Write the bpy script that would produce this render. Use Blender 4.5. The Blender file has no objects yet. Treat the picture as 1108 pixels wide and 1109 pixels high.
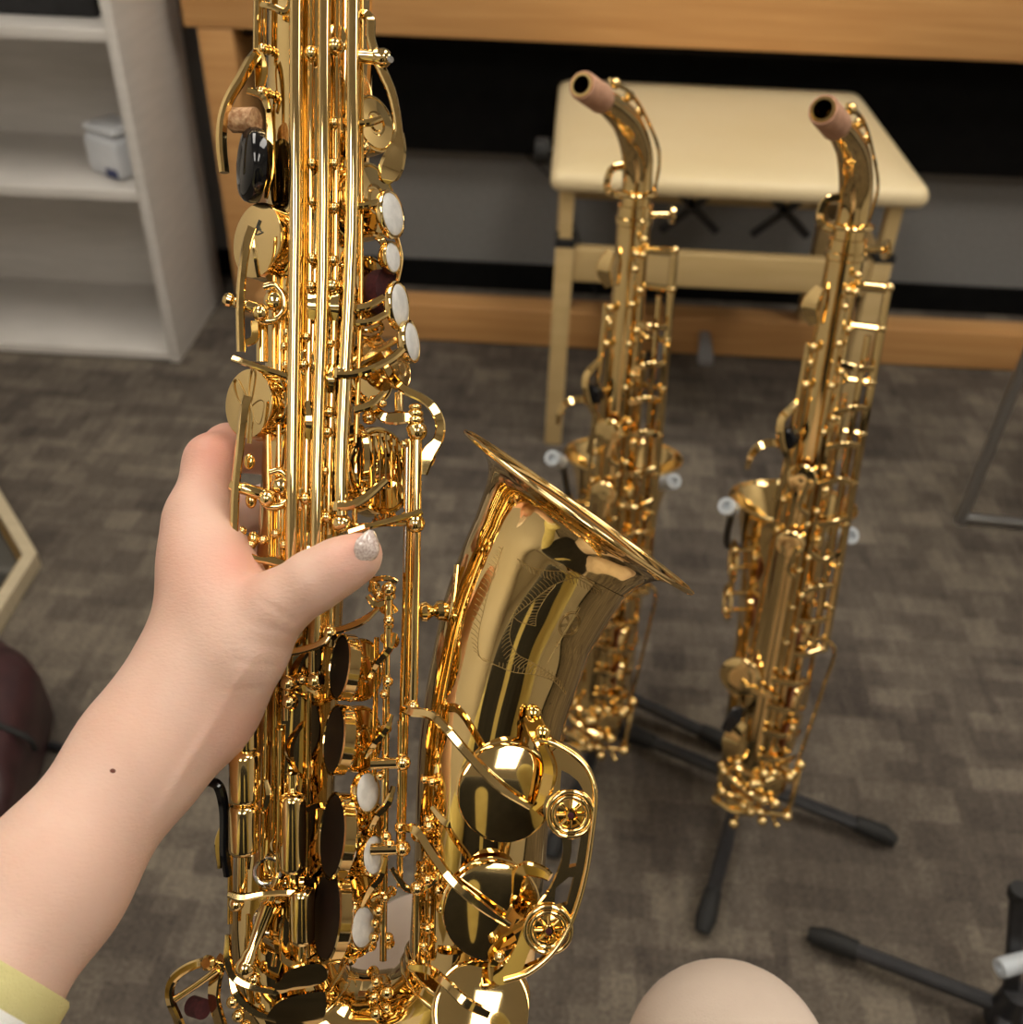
import bpy, bmesh, math, random
import numpy as np
from mathutils import Vector, Matrix
from mathutils.geometry import tessellate_polygon
from mathutils.bvhtree import BVHTree

rnd = random.Random(7)
scene = bpy.context.scene
COL = scene.collection

# ------------------------------------------------------------------ camera
FPX, CAM_H = 1108.0, 1.1
_p, _y, _r = (math.radians(a) for a in (37.4, 2.3, 1.9))
FWD = Vector((-math.sin(_y) * math.cos(_p), math.cos(_y) * math.cos(_p), -math.sin(_p)))
_rt = Vector((math.cos(_y), math.sin(_y), 0))
_up = _rt.cross(FWD)
RIGHT = _rt * math.cos(_r) + _up * math.sin(_r)
UP = -_rt * math.sin(_r) + _up * math.cos(_r)
CAM = Vector((0, 0, CAM_H))
cd = bpy.data.cameras.new('camera')
cam = bpy.data.objects.new('camera', cd)
COL.objects.link(cam)
m = Matrix((RIGHT, UP, -FWD)).transposed().to_4x4()
m.translation = CAM
cam.matrix_world = m
cd.sensor_fit = 'HORIZONTAL'
cd.sensor_width = 36
cd.lens = 36 * FPX / 1108
cd.clip_start = 0.02
cd.dof.use_dof = True
cd.dof.focus_distance = 0.455
cd.dof.aperture_fstop = 9.5
scene.camera = cam

# ------------------------------------------------------------------ world, lights, exposure
w = bpy.data.worlds.new('world')
scene.world = w
w.use_nodes = True
w.node_tree.nodes['Background'].inputs[0].default_value = (1, 0.96, 0.9, 1)
w.node_tree.nodes['Background'].inputs[1].default_value = 0.3
scene.view_settings.view_transform = 'Standard'
scene.view_settings.look = 'None'
scene.view_settings.gamma = 1
scene.view_settings.exposure = -0.28
LIGHT_POS = [(-0.75, 0.95), (0.65, 0.95), (-0.75, -1.1), (0.65, -1.1), (1.95, 0.95)]
LIGHT_E = 11.0
CEIL = 2.5

# ------------------------------------------------------------------ materials
def mat(name, col, rough=0.5, metal=0.0, **kw):
    mt = bpy.data.materials.new(name)
    mt.use_nodes = True
    b = mt.node_tree.nodes['Principled BSDF']
    b.inputs['Base Color'].default_value = (*col, 1)
    b.inputs['Roughness'].default_value = rough
    b.inputs['Metallic'].default_value = metal
    for k, v in kw.items():
        b.inputs[k.replace('_', ' ')].default_value = v
    return mt

def nodes(mt):
    nt = mt.node_tree
    return nt, nt.nodes, nt.links, nt.nodes['Principled BSDF']

def noise_mix(mt, c1, c2, scale, detail=4, stretch=(1, 1, 1), bump=0.0, lo=0.35, hi=0.65, bscale=None):
    nt, N, L, b = nodes(mt)
    tc = N.new('ShaderNodeTexCoord'); mp = N.new('ShaderNodeMapping')
    mp.inputs['Scale'].default_value = stretch
    nz = N.new('ShaderNodeTexNoise'); nz.inputs['Scale'].default_value = scale; nz.inputs['Detail'].default_value = detail
    cr = N.new('ShaderNodeValToRGB')
    cr.color_ramp.elements[0].position = lo; cr.color_ramp.elements[1].position = hi
    cr.color_ramp.elements[0].color = (*c1, 1); cr.color_ramp.elements[1].color = (*c2, 1)
    L.new(tc.outputs['Object'], mp.inputs[0]); L.new(mp.outputs[0], nz.inputs['Vector'])
    L.new(nz.outputs['Fac'], cr.inputs[0]); L.new(cr.outputs[0], b.inputs['Base Color'])
    if bump:
        bp = N.new('ShaderNodeBump'); bp.inputs['Strength'].default_value = bump; bp.inputs['Distance'].default_value = 0.002
        src = nz
        if bscale:
            src = N.new('ShaderNodeTexNoise'); src.inputs['Scale'].default_value = bscale
            L.new(mp.outputs[0], src.inputs['Vector'])
        L.new(src.outputs['Fac'], bp.inputs['Height']); L.new(bp.outputs[0], b.inputs['Normal'])
    return mt

GOLD = mat('gold_lacquer', (0.90, 0.67, 0.31), 0.055, 1.0)
noise_mix(GOLD, (0.88, 0.645, 0.285), (0.92, 0.69, 0.33), 30)
GOLD2 = mat('gold_lacquer_deep', (0.87, 0.58, 0.19), 0.08, 1.0)
GOLDB = mat('gold_brushed', (0.88, 0.62, 0.27), 0.22, 1.0)
ETCH = mat('etched_lacquer', (0.36, 0.25, 0.10), 0.45, 1.0)
STEEL = mat('polished_steel', (0.6, 0.6, 0.6), 0.15, 1.0)
CORK = noise_mix(mat('cork', (0.5, 0.3, 0.17), 0.8), (0.33, 0.16, 0.07), (0.62, 0.40, 0.22), 400, 3, bump=0.5)
BLACKP = mat('black_plastic', (0.006, 0.006, 0.007), 0.09)
PAD = noise_mix(mat('pad_leather', (0.01, 0.004, 0.003), 0.6, Specular_IOR_Level=0.2), (0.007, 0.003, 0.002), (0.016, 0.006, 0.004), 60)
PADB = noise_mix(mat('pad_brown', (0.2, 0.06, 0.02), 0.5), (0.16, 0.045, 0.015), (0.24, 0.08, 0.025), 60)
FELT = noise_mix(mat('maroon_felt', (0.1, 0.01, 0.015), 0.95), (0.035, 0.004, 0.006), (0.06, 0.008, 0.01), 500)
PEARL = noise_mix(mat('pearl', (0.75, 0.74, 0.72), 0.25), (0.66, 0.66, 0.65), (0.80, 0.79, 0.77), 200)
WHITE = noise_mix(mat('white_laminate', (0.66, 0.63, 0.59), 0.35), (0.60, 0.575, 0.545), (0.66, 0.63, 0.60), 8, 6, (1, 1, 8))
WALLM = noise_mix(mat('wall_paper_shaded', (0.6, 0.58, 0.55), 0.9), (0.20, 0.195, 0.19), (0.23, 0.225, 0.22), 120, bump=0.2)  # shade under the piano is put into the whole back wall colour
WALLW = noise_mix(mat('wall_white', (0.6, 0.58, 0.55), 0.9), (0.60, 0.56, 0.50), (0.64, 0.60, 0.54), 120, bump=0.2)
CEILM = noise_mix(mat('ceiling_board', (0.75, 0.73, 0.7), 0.9), (0.70, 0.68, 0.64), (0.78, 0.76, 0.72), 60)
BLACKM = noise_mix(mat('black_board', (0.003, 0.003, 0.003), 0.8, Specular_IOR_Level=0.15), (0.002, 0.002, 0.002), (0.004, 0.004, 0.004), 30)
STANDM = noise_mix(mat('stand_black', (0.02, 0.02, 0.022), 0.35), (0.014, 0.014, 0.016), (0.024, 0.024, 0.027), 50)
RUBBER = mat('black_rubber', (0.01, 0.01, 0.01), 0.7)
CHROME = mat('dull_chrome', (0.5, 0.51, 0.52), 0.3, 1.0)
PEDAL = mat('pedal_nickel', (0.35, 0.35, 0.36), 0.4, 0.35)
CLEAR = mat('clear_tube', (0.80, 0.86, 0.92), 0.2, Transmission_Weight=0.45, IOR=1.35)
CREAM = noise_mix(mat('cream_vinyl', (0.70, 0.58, 0.36), 0.4), (0.74, 0.60, 0.35), (0.78, 0.645, 0.40), 5, bump=0.15, bscale=500)
BENCHM = noise_mix(mat('bench_lacquer', (0.45, 0.33, 0.15), 0.35), (0.52, 0.37, 0.165), (0.58, 0.42, 0.20), 6, 6, (1, 8, 8))
PEARLW = mat('trousers', (0.6, 0.5, 0.42), 0.85)
noise_mix(PEARLW, (0.66, 0.535, 0.44), (0.74, 0.61, 0.51), 14, bump=0.25, bscale=900)
BAGM = noise_mix(mat('maroon_leather', (0.03, 0.012, 0.014), 0.4), (0.030, 0.011, 0.013), (0.05, 0.02, 0.022), 40, bump=0.3)
FRAMEM = noise_mix(mat('cream_wood', (0.6, 0.5, 0.33), 0.4), (0.50, 0.42, 0.28), (0.57, 0.48, 0.33), 10, 4, (1, 12, 1))
MIRROR = mat('frame_glass', (0.35, 0.35, 0.33), 0.05, 0.9)
PLAST = noise_mix(mat('white_plastic', (0.6, 0.62, 0.66), 0.3), (0.58, 0.61, 0.66), (0.66, 0.68, 0.72), 20)
NAVY = mat('navy_label', (0.02, 0.03, 0.12), 0.5)
YELLOW = noise_mix(mat('yellow_cloth', (0.6, 0.55, 0.2), 0.85), (0.60, 0.54, 0.24), (0.68, 0.62, 0.30), 30, bump=0.4, bscale=1200)
WHITEC = noise_mix(mat('white_cloth', (0.8, 0.8, 0.78), 0.85), (0.74, 0.74, 0.72), (0.84, 0.84, 0.82), 30, bump=0.4, bscale=1200)
BLACKC = noise_mix(mat('black_cloth', (0.01, 0.01, 0.012), 0.8), (0.007, 0.007, 0.008), (0.015, 0.015, 0.017), 30)
MOLEM = mat('mole_brown', (0.12, 0.03, 0.015), 0.6)

def wood(name, c1, c2, rough=0.4):
    mt = mat(name, c1, rough)
    nt, N, L, b = nodes(mt)
    tc = N.new('ShaderNodeTexCoord'); mp = N.new('ShaderNodeMapping'); mp.inputs['Scale'].default_value = (0.6, 14, 14)
    nz = N.new('ShaderNodeTexNoise'); nz.inputs['Scale'].default_value = 5; nz.inputs['Detail'].default_value = 8; nz.inputs['Distortion'].default_value = 0.6
    cr = N.new('ShaderNodeValToRGB')
    cr.color_ramp.elements[0].position = 0.3; cr.color_ramp.elements[1].position = 0.7
    cr.color_ramp.elements[0].color = (*c1, 1); cr.color_ramp.elements[1].color = (*c2, 1)
    L.new(tc.outputs['Object'], mp.inputs[0]); L.new(mp.outputs[0], nz.inputs['Vector'])
    L.new(nz.outputs['Fac'], cr.inputs[0]); L.new(cr.outputs[0], b.inputs['Base Color'])
    return mt
OAK = wood('oak', (0.50, 0.25, 0.085), (0.62, 0.34, 0.13))

def carpet_mat():
    mt = mat('carpet', (0.06, 0.05, 0.045), 0.95)
    nt, N, L, b = nodes(mt)
    tc = N.new('ShaderNodeTexCoord'); mp = N.new('ShaderNodeMapping')
    mp.inputs['Rotation'].default_value = (0, 0, 0.03)
    L.new(tc.outputs['Object'], mp.inputs[0])
    wn = N.new('ShaderNodeTexNoise'); wn.inputs['Scale'].default_value = 60; wn.inputs['Detail'].default_value = 3
    L.new(mp.outputs[0], wn.inputs['Vector'])
    vs = N.new('ShaderNodeVectorMath'); vs.operation = 'SCALE'; vs.inputs['Scale'].default_value = 0.012
    L.new(wn.outputs['Color'], vs.inputs[0])
    va = N.new('ShaderNodeVectorMath'); va.operation = 'ADD'
    L.new(mp.outputs[0], va.inputs[0]); L.new(vs.outputs[0], va.inputs[1])
    outs = []
    for (bw, rh, off, sc) in ((0.092, 0.034, 0.5, 1.0), (0.049, 0.057, 0.37, 1.0), (0.17, 0.13, 0.3, 1.0)):
        br = N.new('ShaderNodeTexBrick')
        br.inputs['Scale'].default_value = sc
        br.inputs['Brick Width'].default_value = bw; br.inputs['Row Height'].default_value = rh
        br.inputs['Mortar Size'].default_value = 0.0
        br.inputs['Color1'].default_value = (0, 0, 0, 1); br.inputs['Color2'].default_value = (1, 1, 1, 1)
        br.offset = off
        L.new(va.outputs[0], br.inputs['Vector'])
        outs.append(br.outputs['Color'])
    m1 = N.new('ShaderNodeMixRGB'); m1.inputs[0].default_value = 0.5
    L.new(outs[0], m1.inputs[1]); L.new(outs[1], m1.inputs[2])
    m2 = N.new('ShaderNodeMixRGB'); m2.inputs[0].default_value = 0.3
    L.new(m1.outputs[0], m2.inputs[1]); L.new(outs[2], m2.inputs[2])
    fine = N.new('ShaderNodeTexNoise'); fine.inputs['Scale'].default_value = 210; fine.inputs['Detail'].default_value = 5
    L.new(mp.outputs[0], fine.inputs['Vector'])
    mid = N.new('ShaderNodeTexNoise'); mid.inputs['Scale'].default_value = 26; mid.inputs['Detail'].default_value = 3
    st = N.new('ShaderNodeMapping'); st.inputs['Scale'].default_value = (2.6, 0.7, 1); L.new(mp.outputs[0], st.inputs[0]); L.new(st.outputs[0], mid.inputs['Vector'])
    ma = N.new('ShaderNodeMixRGB'); ma.inputs[0].default_value = 0.35
    L.new(m2.outputs[0], ma.inputs[1]); L.new(mid.outputs['Fac'], ma.inputs[2])
    m3 = N.new('ShaderNodeMixRGB'); m3.inputs[0].default_value = 0.42
    L.new(ma.outputs[0], m3.inputs[1]); L.new(fine.outputs['Fac'], m3.inputs[2])
    cr = N.new('ShaderNodeValToRGB')
    e = cr.color_ramp.elements
    e[0].position = 0.30; e[0].color = (0.040, 0.031, 0.026, 1)
    e[1].position = 0.72; e[1].color = (0.225, 0.19, 0.145, 1)
    x = e.new(0.5); x.color = (0.100, 0.082, 0.065, 1)
    L.new(m3.outputs[0], cr.inputs[0]); L.new(cr.outputs[0], b.inputs['Base Color'])
    bp = N.new('ShaderNodeBump'); bp.inputs['Strength'].default_value = 0.6; bp.inputs['Distance'].default_value = 0.004
    L.new(fine.outputs['Fac'], bp.inputs['Height']); L.new(bp.outputs[0], b.inputs['Normal'])
    return mt
CARPET = carpet_mat()

def skin_mat():
    mt = mat('skin', (0.75, 0.5, 0.4), 0.5)
    nt, N, L, b = nodes(mt)
    tc = N.new('ShaderNodeTexCoord')
    nz = N.new('ShaderNodeTexNoise'); nz.inputs['Scale'].default_value = 22; nz.inputs['Detail'].default_value = 3
    L.new(tc.outputs['Object'], nz.inputs['Vector'])
    cr = N.new('ShaderNodeValToRGB')
    cr.color_ramp.elements[0].position = 0.35; cr.color_ramp.elements[1].position = 0.7
    cr.color_ramp.elements[0].color = (0.66, 0.42, 0.325, 1); cr.color_ramp.elements[1].color = (0.73, 0.51, 0.415, 1)
    L.new(nz.outputs['Fac'], cr.inputs[0])
    at = N.new('ShaderNodeAttribute'); at.attribute_name = 'flush'
    mx = N.new('ShaderNodeMixRGB'); mx.inputs[2].default_value = (0.68, 0.22, 0.15, 1)
    L.new(at.outputs['Fac'], mx.inputs[0]); L.new(cr.outputs[0], mx.inputs[1]); L.new(mx.outputs[0], b.inputs['Base Color'])
    b.inputs['Subsurface Weight'].default_value = 0.18
    b.inputs['Subsurface Radius'].default_value = (0.012, 0.004, 0.002)
    b.inputs['Subsurface Scale'].default_value = 0.5
    n2 = N.new('ShaderNodeTexNoise'); n2.inputs['Scale'].default_value = 420; n2.inputs['Detail'].default_value = 4
    mp = N.new('ShaderNodeMapping'); mp.inputs['Rotation'].default_value = (0, 0.6, 0); mp.inputs['Scale'].default_value = (1, 1, 2.2)
    L.new(tc.outputs['Object'], mp.inputs[0]); L.new(mp.outputs[0], n2.inputs['Vector'])
    bp = N.new('ShaderNodeBump'); bp.inputs['Strength'].default_value = 0.22; bp.inputs['Distance'].default_value = 0.0012
    L.new(n2.outputs['Fac'], bp.inputs['Height']); L.new(bp.outputs[0], b.inputs['Normal'])
    return mt
SKIN = skin_mat()
NAIL = noise_mix(mat('nail_polish', (0.6, 0.48, 0.45), 0.15), (0.50, 0.38, 0.34), (0.78, 0.68, 0.64), 900, 2)
NAIL.node_tree.nodes['Principled BSDF'].inputs['Coat Weight'].default_value = 0.6

LAMP = bpy.data.materials.new('lamp_diffuser')
LAMP.use_nodes = True
_b = LAMP.node_tree.nodes['Principled BSDF']
_b.inputs['Emission Color'].default_value = (1.0, 0.93, 0.82, 1)
_b.inputs['Emission Strength'].default_value = LIGHT_E

# ------------------------------------------------------------------ mesh builder
def V(a):
    return a if isinstance(a, Vector) else Vector(a)

def smooth_path(pts, n=5):
    pts = [V(p) for p in pts]
    if len(pts) < 3:
        return pts
    out = []
    for i in range(len(pts) - 1):
        p0 = pts[i - 1] if i else pts[0] * 2 - pts[1]
        p1, p2 = pts[i], pts[i + 1]
        p3 = pts[i + 2] if i + 2 < len(pts) else pts[-1] * 2 - pts[-2]
        for k in range(n):
            t = k / n
            out.append(0.5 * ((2 * p1) + (p2 - p0) * t + (2 * p0 - 5 * p1 + 4 * p2 - p3) * t * t + (3 * p1 - p0 - 3 * p2 + p3) * t ** 3))
    out.append(pts[-1])
    return out

def smooth_vals(vals, n=5):
    ps = smooth_path([(v, 0, 0) for v in vals], n)
    return [p[0] for p in ps]

class MB:
    def __init__(self):
        self.v = []; self.f = []
    def add(self, vs, fs):
        o = len(self.v)
        self.v += [tuple(x) for x in vs]
        self.f += [tuple(i + o for i in f) for f in fs]
        return self
    def rings(self, rings, cap0=True, cap1=True):
        n = len(rings[0]); vs = [p for r in rings for p in r]; fs = []
        for i in range(len(rings) - 1):
            for j in range(n):
                k = (j + 1) % n
                fs.append((i * n + j, i * n + k, (i + 1) * n + k, (i + 1) * n + j))
        if cap0: fs.append(tuple(range(n))[::-1])
        if cap1: fs.append(tuple((len(rings) - 1) * n + j for j in range(n)))
        return self.add(vs, fs)
    def tube(self, pts, r, n=12, caps=True, sm=0):
        pts = [V(p) for p in pts]
        rs = list(r) if hasattr(r, '__len__') else [r] * len(pts)
        if sm:
            rs = smooth_vals(rs, sm) if len(pts) > 2 else rs; pts = smooth_path(pts, sm)
        tang = []
        for i in range(len(pts)):
            a = pts[max(i - 1, 0)]; b = pts[min(i + 1, len(pts) - 1)]
            tang.append((b - a).normalized())
        t0 = tang[0]
        u = t0.orthogonal().normalized()
        R = []
        for i, p in enumerate(pts):
            t = tang[i]
            u = (u - t * u.dot(t)).normalized()
            v = t.cross(u)
            R.append([p + (u * math.cos(2 * math.pi * j / n) + v * math.sin(2 * math.pi * j / n)) * rs[i] for j in range(n)])
        return self.rings(R, caps, caps)
    def loft(self, items, ref, n=64, caps=(False, False)):
        """items: (centre, axis, radius)"""
        R = []
        for c, a, r in items:
            c = V(c); a = V(a).normalized(); ref_ = V(ref)
            u = (ref_ - a * ref_.dot(a)).normalized(); v = a.cross(u)
            R.append([c + (u * math.cos(2 * math.pi * j / n) + v * math.sin(2 * math.pi * j / n)) * r for j in range(n)])
        return self.rings(R, *caps)
    def ribbon(self, pts, wd, th, nrm, sm=0, bev=0.25):
        """bar with a rounded-rectangle section; wd across (perpendicular to nrm), th along nrm"""
        pts = [V(p) for p in pts]
        ws = list(wd) if hasattr(wd, '__len__') else [wd] * len(pts)
        if sm:
            ws = smooth_vals(ws, sm) if len(pts) > 2 else ws; pts = smooth_path(pts, sm)
        nrm = V(nrm).normalized(); R = []
        for i, p in enumerate(pts):
            a = pts[max(i - 1, 0)]; b = pts[min(i + 1, len(pts) - 1)]
            t = (b - a).normalized()
            s = t.cross(nrm)
            if s.length < 1e-4: s = t.orthogonal()
            s.normalize(); nn = s.cross(t).normalized()
            hw, ht = ws[i] / 2, th / 2
            bb = min(hw, ht) * bev * 2
            prof = [(-hw + bb, -ht), (hw - bb, -ht), (hw, -ht + bb), (hw, ht - bb), (hw - bb, ht), (-hw + bb, ht), (-hw, ht - bb), (-hw, -ht + bb)]
            R.append([p + s * x + nn * y for x, y in prof])
        return self.rings(R)
    def lathe(self, prof, c, axis, n=32, closed=True, ref=None):
        """prof: (radius, height along axis)"""
        c = V(c); a = V(axis).normalized()
        u = a.orthogonal().normalized() if ref is None else (V(ref) - a * V(ref).dot(a)).normalized()
        v = a.cross(u); R = []
        for r, h in prof:
            r = max(r, 1e-6)
            R.append([c + a * h + (u * math.cos(2 * math.pi * j / n) + v * math.sin(2 * math.pi * j / n)) * r for j in range(n)])
        return self.rings(R, closed, closed)
    def ball(self, c, r, n=14, sq=(1, 1, 1)):
        c = V(c); m_ = n // 2 + 1; R = []
        for i in range(m_ + 1):
            th = math.pi * i / m_
            rr = max(math.sin(th), 1e-4)
            R.append([c + Vector((rr * math.cos(2 * math.pi * j / n) * sq[0], rr * math.sin(2 * math.pi * j / n) * sq[1], math.cos(th) * sq[2])) * r for j in range(n)])
        R = R[::-1]
        return self.rings(R)
    def torus(self, c, axis, R_, r, n=36, k=10, sx=1.0, ref=None):
        c = V(c); a = V(axis).normalized()
        u = a.orthogonal().normalized() if ref is None else (V(ref) - a * V(ref).dot(a)).normalized()
        v = a.cross(u); vs = []; fs = []
        for i in range(n):
            t = 2 * math.pi * i / n
            d = u * math.cos(t) * sx + v * math.sin(t); dn = d.normalized()
            for j in range(k):
                s = 2 * math.pi * j / k
                vs.append(c + d * R_ + dn * r * math.cos(s) + a * r * math.sin(s))
        for i in range(n):
            for j in range(k):
                fs.append((i * k + j, ((i + 1) % n) * k + j, ((i + 1) % n) * k + (j + 1) % k, i * k + (j + 1) % k))
        return self.add(vs, fs)
    def box(self, lo, hi, bev=0.0):
        x0, y0, z0 = lo; x1, y1, z1 = hi
        if bev <= 0:
            vs = [(x0, y0, z0), (x1, y0, z0), (x1, y1, z0), (x0, y1, z0), (x0, y0, z1), (x1, y0, z1), (x1, y1, z1), (x0, y1, z1)]
            return self.add(vs, [(0, 3, 2, 1), (4, 5, 6, 7), (0, 1, 5, 4), (1, 2, 6, 5), (2, 3, 7, 6), (3, 0, 4, 7)])
        bm = bmesh.new()
        bmesh.ops.create_cube(bm, size=1)
        for v in bm.verts:
            v.co = Vector((x0 + (v.co.x + .5) * (x1 - x0), y0 + (v.co.y + .5) * (y1 - y0), z0 + (v.co.z + .5) * (z1 - z0)))
        bmesh.ops.bevel(bm, geom=bm.edges[:], offset=bev, segments=3, profile=0.5, affect='EDGES')
        bm.verts.index_update()
        self.add([v.co.copy() for v in bm.verts], [[v.index for v in f.verts] for f in bm.faces])
        bm.free(); return self
    def plate(self, outer, holes, tvec):
        """flat plate from 3-D loops, extruded by tvec"""
        loops = [[V(p) for p in outer]] + [[V(p) for p in h] for h in holes]
        flat = [p for l in loops for p in l]
        tris = tessellate_polygon(loops)
        n = len(flat); t = V(tvec)
        fs = [tuple(x) for x in tris] + [tuple(i + n for i in reversed(x)) for x in tris]
        o = 0
        for l in loops:
            k = len(l)
            for i in range(k):
                j = (i + 1) % k
                fs.append((o + i, o + j, o + j + n, o + i + n))
            o += k
        return self.add(flat + [p + t for p in flat], fs)
    def build(self, name, material, parent=None, ang=38, flat=False, fixn=True):
        me = bpy.data.meshes.new(name)
        me.from_pydata(self.v, [], self.f)
        if fixn:
            bm = bmesh.new(); bm.from_mesh(me)
            bmesh.ops.recalc_face_normals(bm, faces=bm.faces[:])
            bm.to_mesh(me); bm.free()
        if not flat:
            me.polygons.foreach_set('use_smooth', [True] * len(me.polygons))
            me.set_sharp_from_angle(angle=math.radians(ang))
        me.materials.append(material)
        o = bpy.data.objects.new(name, me)
        COL.objects.link(o)
        if parent is not None: o.parent = parent
        return o

def empty(name, loc=(0, 0, 0), rot=None):
    o = bpy.data.objects.new(name, None)
    COL.objects.link(o)
    o.empty_display_size = 0.05
    if rot is not None:
        mm = rot.to_4x4(); mm.translation = V(loc); o.matrix_world = mm
    else:
        o.location = loc
    return o

def tag(o, label=None, cat=None, group=None, kind=None):
    if label: o['label'] = label
    if cat: o['category'] = cat
    if group: o['group'] = group
    if kind: o['kind'] = kind
    return o

def world_px(px, py, depth):
    return CAM + (RIGHT * ((px - 554) / FPX) - UP * ((py - 554.5) / FPX) + FWD) * depth

# ------------------------------------------------------------------ room
X0, X1, Y0, Y1 = -1.62, 2.6, -2.6, 2.35
def struct(name, lo, hi, m_):
    return tag(MB().box(lo, hi).build(name, m_, flat=True), kind='structure')
struct('floor', (X0 - .1, Y0 - .1, -.1), (X1 + .1, Y1 + .1, 0), CARPET)
struct('ceiling', (X0 - .1, Y0 - .1, CEIL), (X1 + .1, Y1 + .1, CEIL + .1), CEILM)
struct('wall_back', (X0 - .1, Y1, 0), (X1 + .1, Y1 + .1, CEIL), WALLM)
struct('wall_front', (X0 - .1, Y0 - .1, 0), (X1 + .1, Y0, CEIL), WALLW)
struct('wall_left', (X0 - .1, Y0, 0), (X0, Y1, CEIL), WALLW)
struct('wall_right', (X1, Y0, 0), (X1 + .1, Y1, CEIL), WALLW)
struct('baseboard_back', (X0, Y1 - .012, 0), (X1 - .002, Y1, .066), BLACKM)
struct('baseboard_left', (X0, Y0, 0), (X0 + .012, Y1 - .013, .066), BLACKM)
struct('baseboard_right', (X1 - .012, Y0, 0), (X1, Y1 - .013, .066), BLACKM)
struct('pale_wall_strip_1', (-.802, Y1 - .011, .067), (-.60, Y1 - .001, CEIL - .001), WHITE)  # pale strip added to show lighter wall beside the darkened back wall
for i, (x, y) in enumerate(LIGHT_POS):
    e = empty('ceiling_light', (x, y, CEIL - .06))
    MB().box((-.29, -.63, 0.0), (.29, .63, .06)).build('housing', PLAST, e, flat=True)
    MB().box((-.25, -.60, -.006), (.25, .60, -.001)).build('diffuser', LAMP, e, flat=True)
    tag(e, 'long white ceiling light panel overhead', 'ceiling light', 'ceiling light panels')

# bookcase
bc = empty('bookcase', (-0.80, 1.897, 0))
W_, D_, T_, HB = 0.81, 0.33, 0.02, 0.98
MB().box((-T_, 0, 0), (0, D_, HB), .001).build('side_panel', WHITE, bc)
MB().box((-W_, 0, 0), (-W_ + T_, D_, HB), .001).build('side_panel', WHITE, bc)
MB().box((-W_ + T_, D_ - .012, 0.0), (-T_, D_ - .002, HB - .001)).build('back_panel', WHITE, bc, flat=True)
for z0 in (0.004, 0.352, 0.641, HB - .02):
    MB().box((-W_ + T_, .002, z0), (-T_, D_ - .013, z0 + T_), .001).build('shelf', WHITE, bc)
tag(bc, 'white open bookcase with shelves at the left wall', 'bookcase')
# small white appliance box on the shelf
bx = empty('plastic_case', (-0.887, 2.0, 0.373), Matrix.Rotation(-0.55, 3, 'Z'))
MB().box((-.05, -.042, 0.0), (.05, .042, .08), .014).build('case_body', PLAST, bx)
MB().box((-.047, -.039, .0805), (.047, .039, .098), .008).build('lid', PLAST, bx)
MB().box((.012, -.0435, 0.006), (.046, -.0421, .022)).build('label_strip', NAVY, bx)
tag(bx, 'small white plastic case on the middle bookcase shelf', 'case')
bk = empty('storage_box', (-1.05, 2.02, 0.662))
MB().box((-.14, -.04, 0.0), (.185, .16, .10), .004).build('box_body', BLACKC, bk)
MB().box((-.143, -.043, .1005), (.188, .163, .125), .004).build('lid', BLACKC, bk)
tag(bk, 'black box on the upper shelf of the white bookcase', 'box')
bk = empty('storage_box', (-1.32, 2.04, 0.662))
MB().box((-.11, -.04, 0.0), (.11, .14, .07), .004).build('box_body', STANDM, bk)
tag(bk, 'dark grey low box at left end of the upper bookcase shelf', 'box')

# digital piano
pn = empty('digital_piano', (0.2, 2.13, 0))
def pb(name, lo, hi, m_=OAK, bev=.002):
    return MB().box([a - b for a, b in zip(lo, (0.2, 2.13, 0))], [a - b for a, b in zip(hi, (0.2, 2.13, 0))], bev).build(name, m_, pn)
pb('key_slab', (-.76, 2.13, .62), (1.72, 2.335, .79))
pb('side_post', (-.735, 2.131, .0), (-.665, 2.33, .618))
pb('side_post', (1.62, 2.131, .0), (1.69, 2.33, .618))
pb('back_panel', (-.664, 2.28, .352), (1.619, 2.30, .618), BLACKM)
pb('slab_bracket', (-.66, 2.18, .598), (1.61, 2.278, .619), BLACKM)
pb('foot_board', (-.664, 2.05, .004), (1.619, 2.116, .09))
for q, x in enumerate((.136, .232, .328)):
    pe = MB()
    pe.ribbon([(x - .2, -.085, .060), (x - .2, -.125, .052), (x - .2, -.155, .034), (x - .2, -.17, .030)], [.022, .028, .034, .030], .010, (0, 0, 1), sm=4)
    pe.build('pedal', PEDAL, pn)
tag(pn, 'light oak digital piano against the wall behind the bench', 'piano')
cb = MB().tube([(-.165, 2.338, .40), (.0, 2.325, .26), (.03, 2.32, .18), (.06, 2.32, .10), (0.10, 2.30, .01)], .0025, 8, sm=6).build('power_cord', RUBBER)
tag(cb, 'thin dark cord hanging against the grey wall under the piano', 'cord')

# piano bench
bn = empty('piano_bench', (0.278, 1.66, 0))
BX0, BX1 = -.285, .285
s = MB()
for k, (ins, z) in enumerate([(0.012, .432), (0.004, .437), (0.0, .447), (0.0, .480), (0.004, .492), (0.014, .4985), (0.05, .501), (0.12, .503)]):
    pass
prof = [(0.014, .498), (0.004, .501), (0.0, .508), (0.0, .520), (0.004, .528), (0.014, .534), (0.05, .538), (0.12, .541)]
R = []
for ins, z in prof:
    x0, x1, y0, y1 = BX0 - .014 + ins, BX1 + .030 - ins, -.01 + ins, .56 - ins
    rr = max(.02 - ins * .1, .006); ring = []
    for cx, cy, a0 in ((x1 - rr, y1 - rr, 0), (x0 + rr, y1 - rr, 90), (x0 + rr, y0 + rr, 180), (x1 - rr, y0 + rr, 270)):
        for k in range(6):
            a = math.radians(a0 + 18 * k)
            ring.append((cx + rr * math.cos(a), cy + rr * math.sin(a), z))
    R.append(ring)
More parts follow.
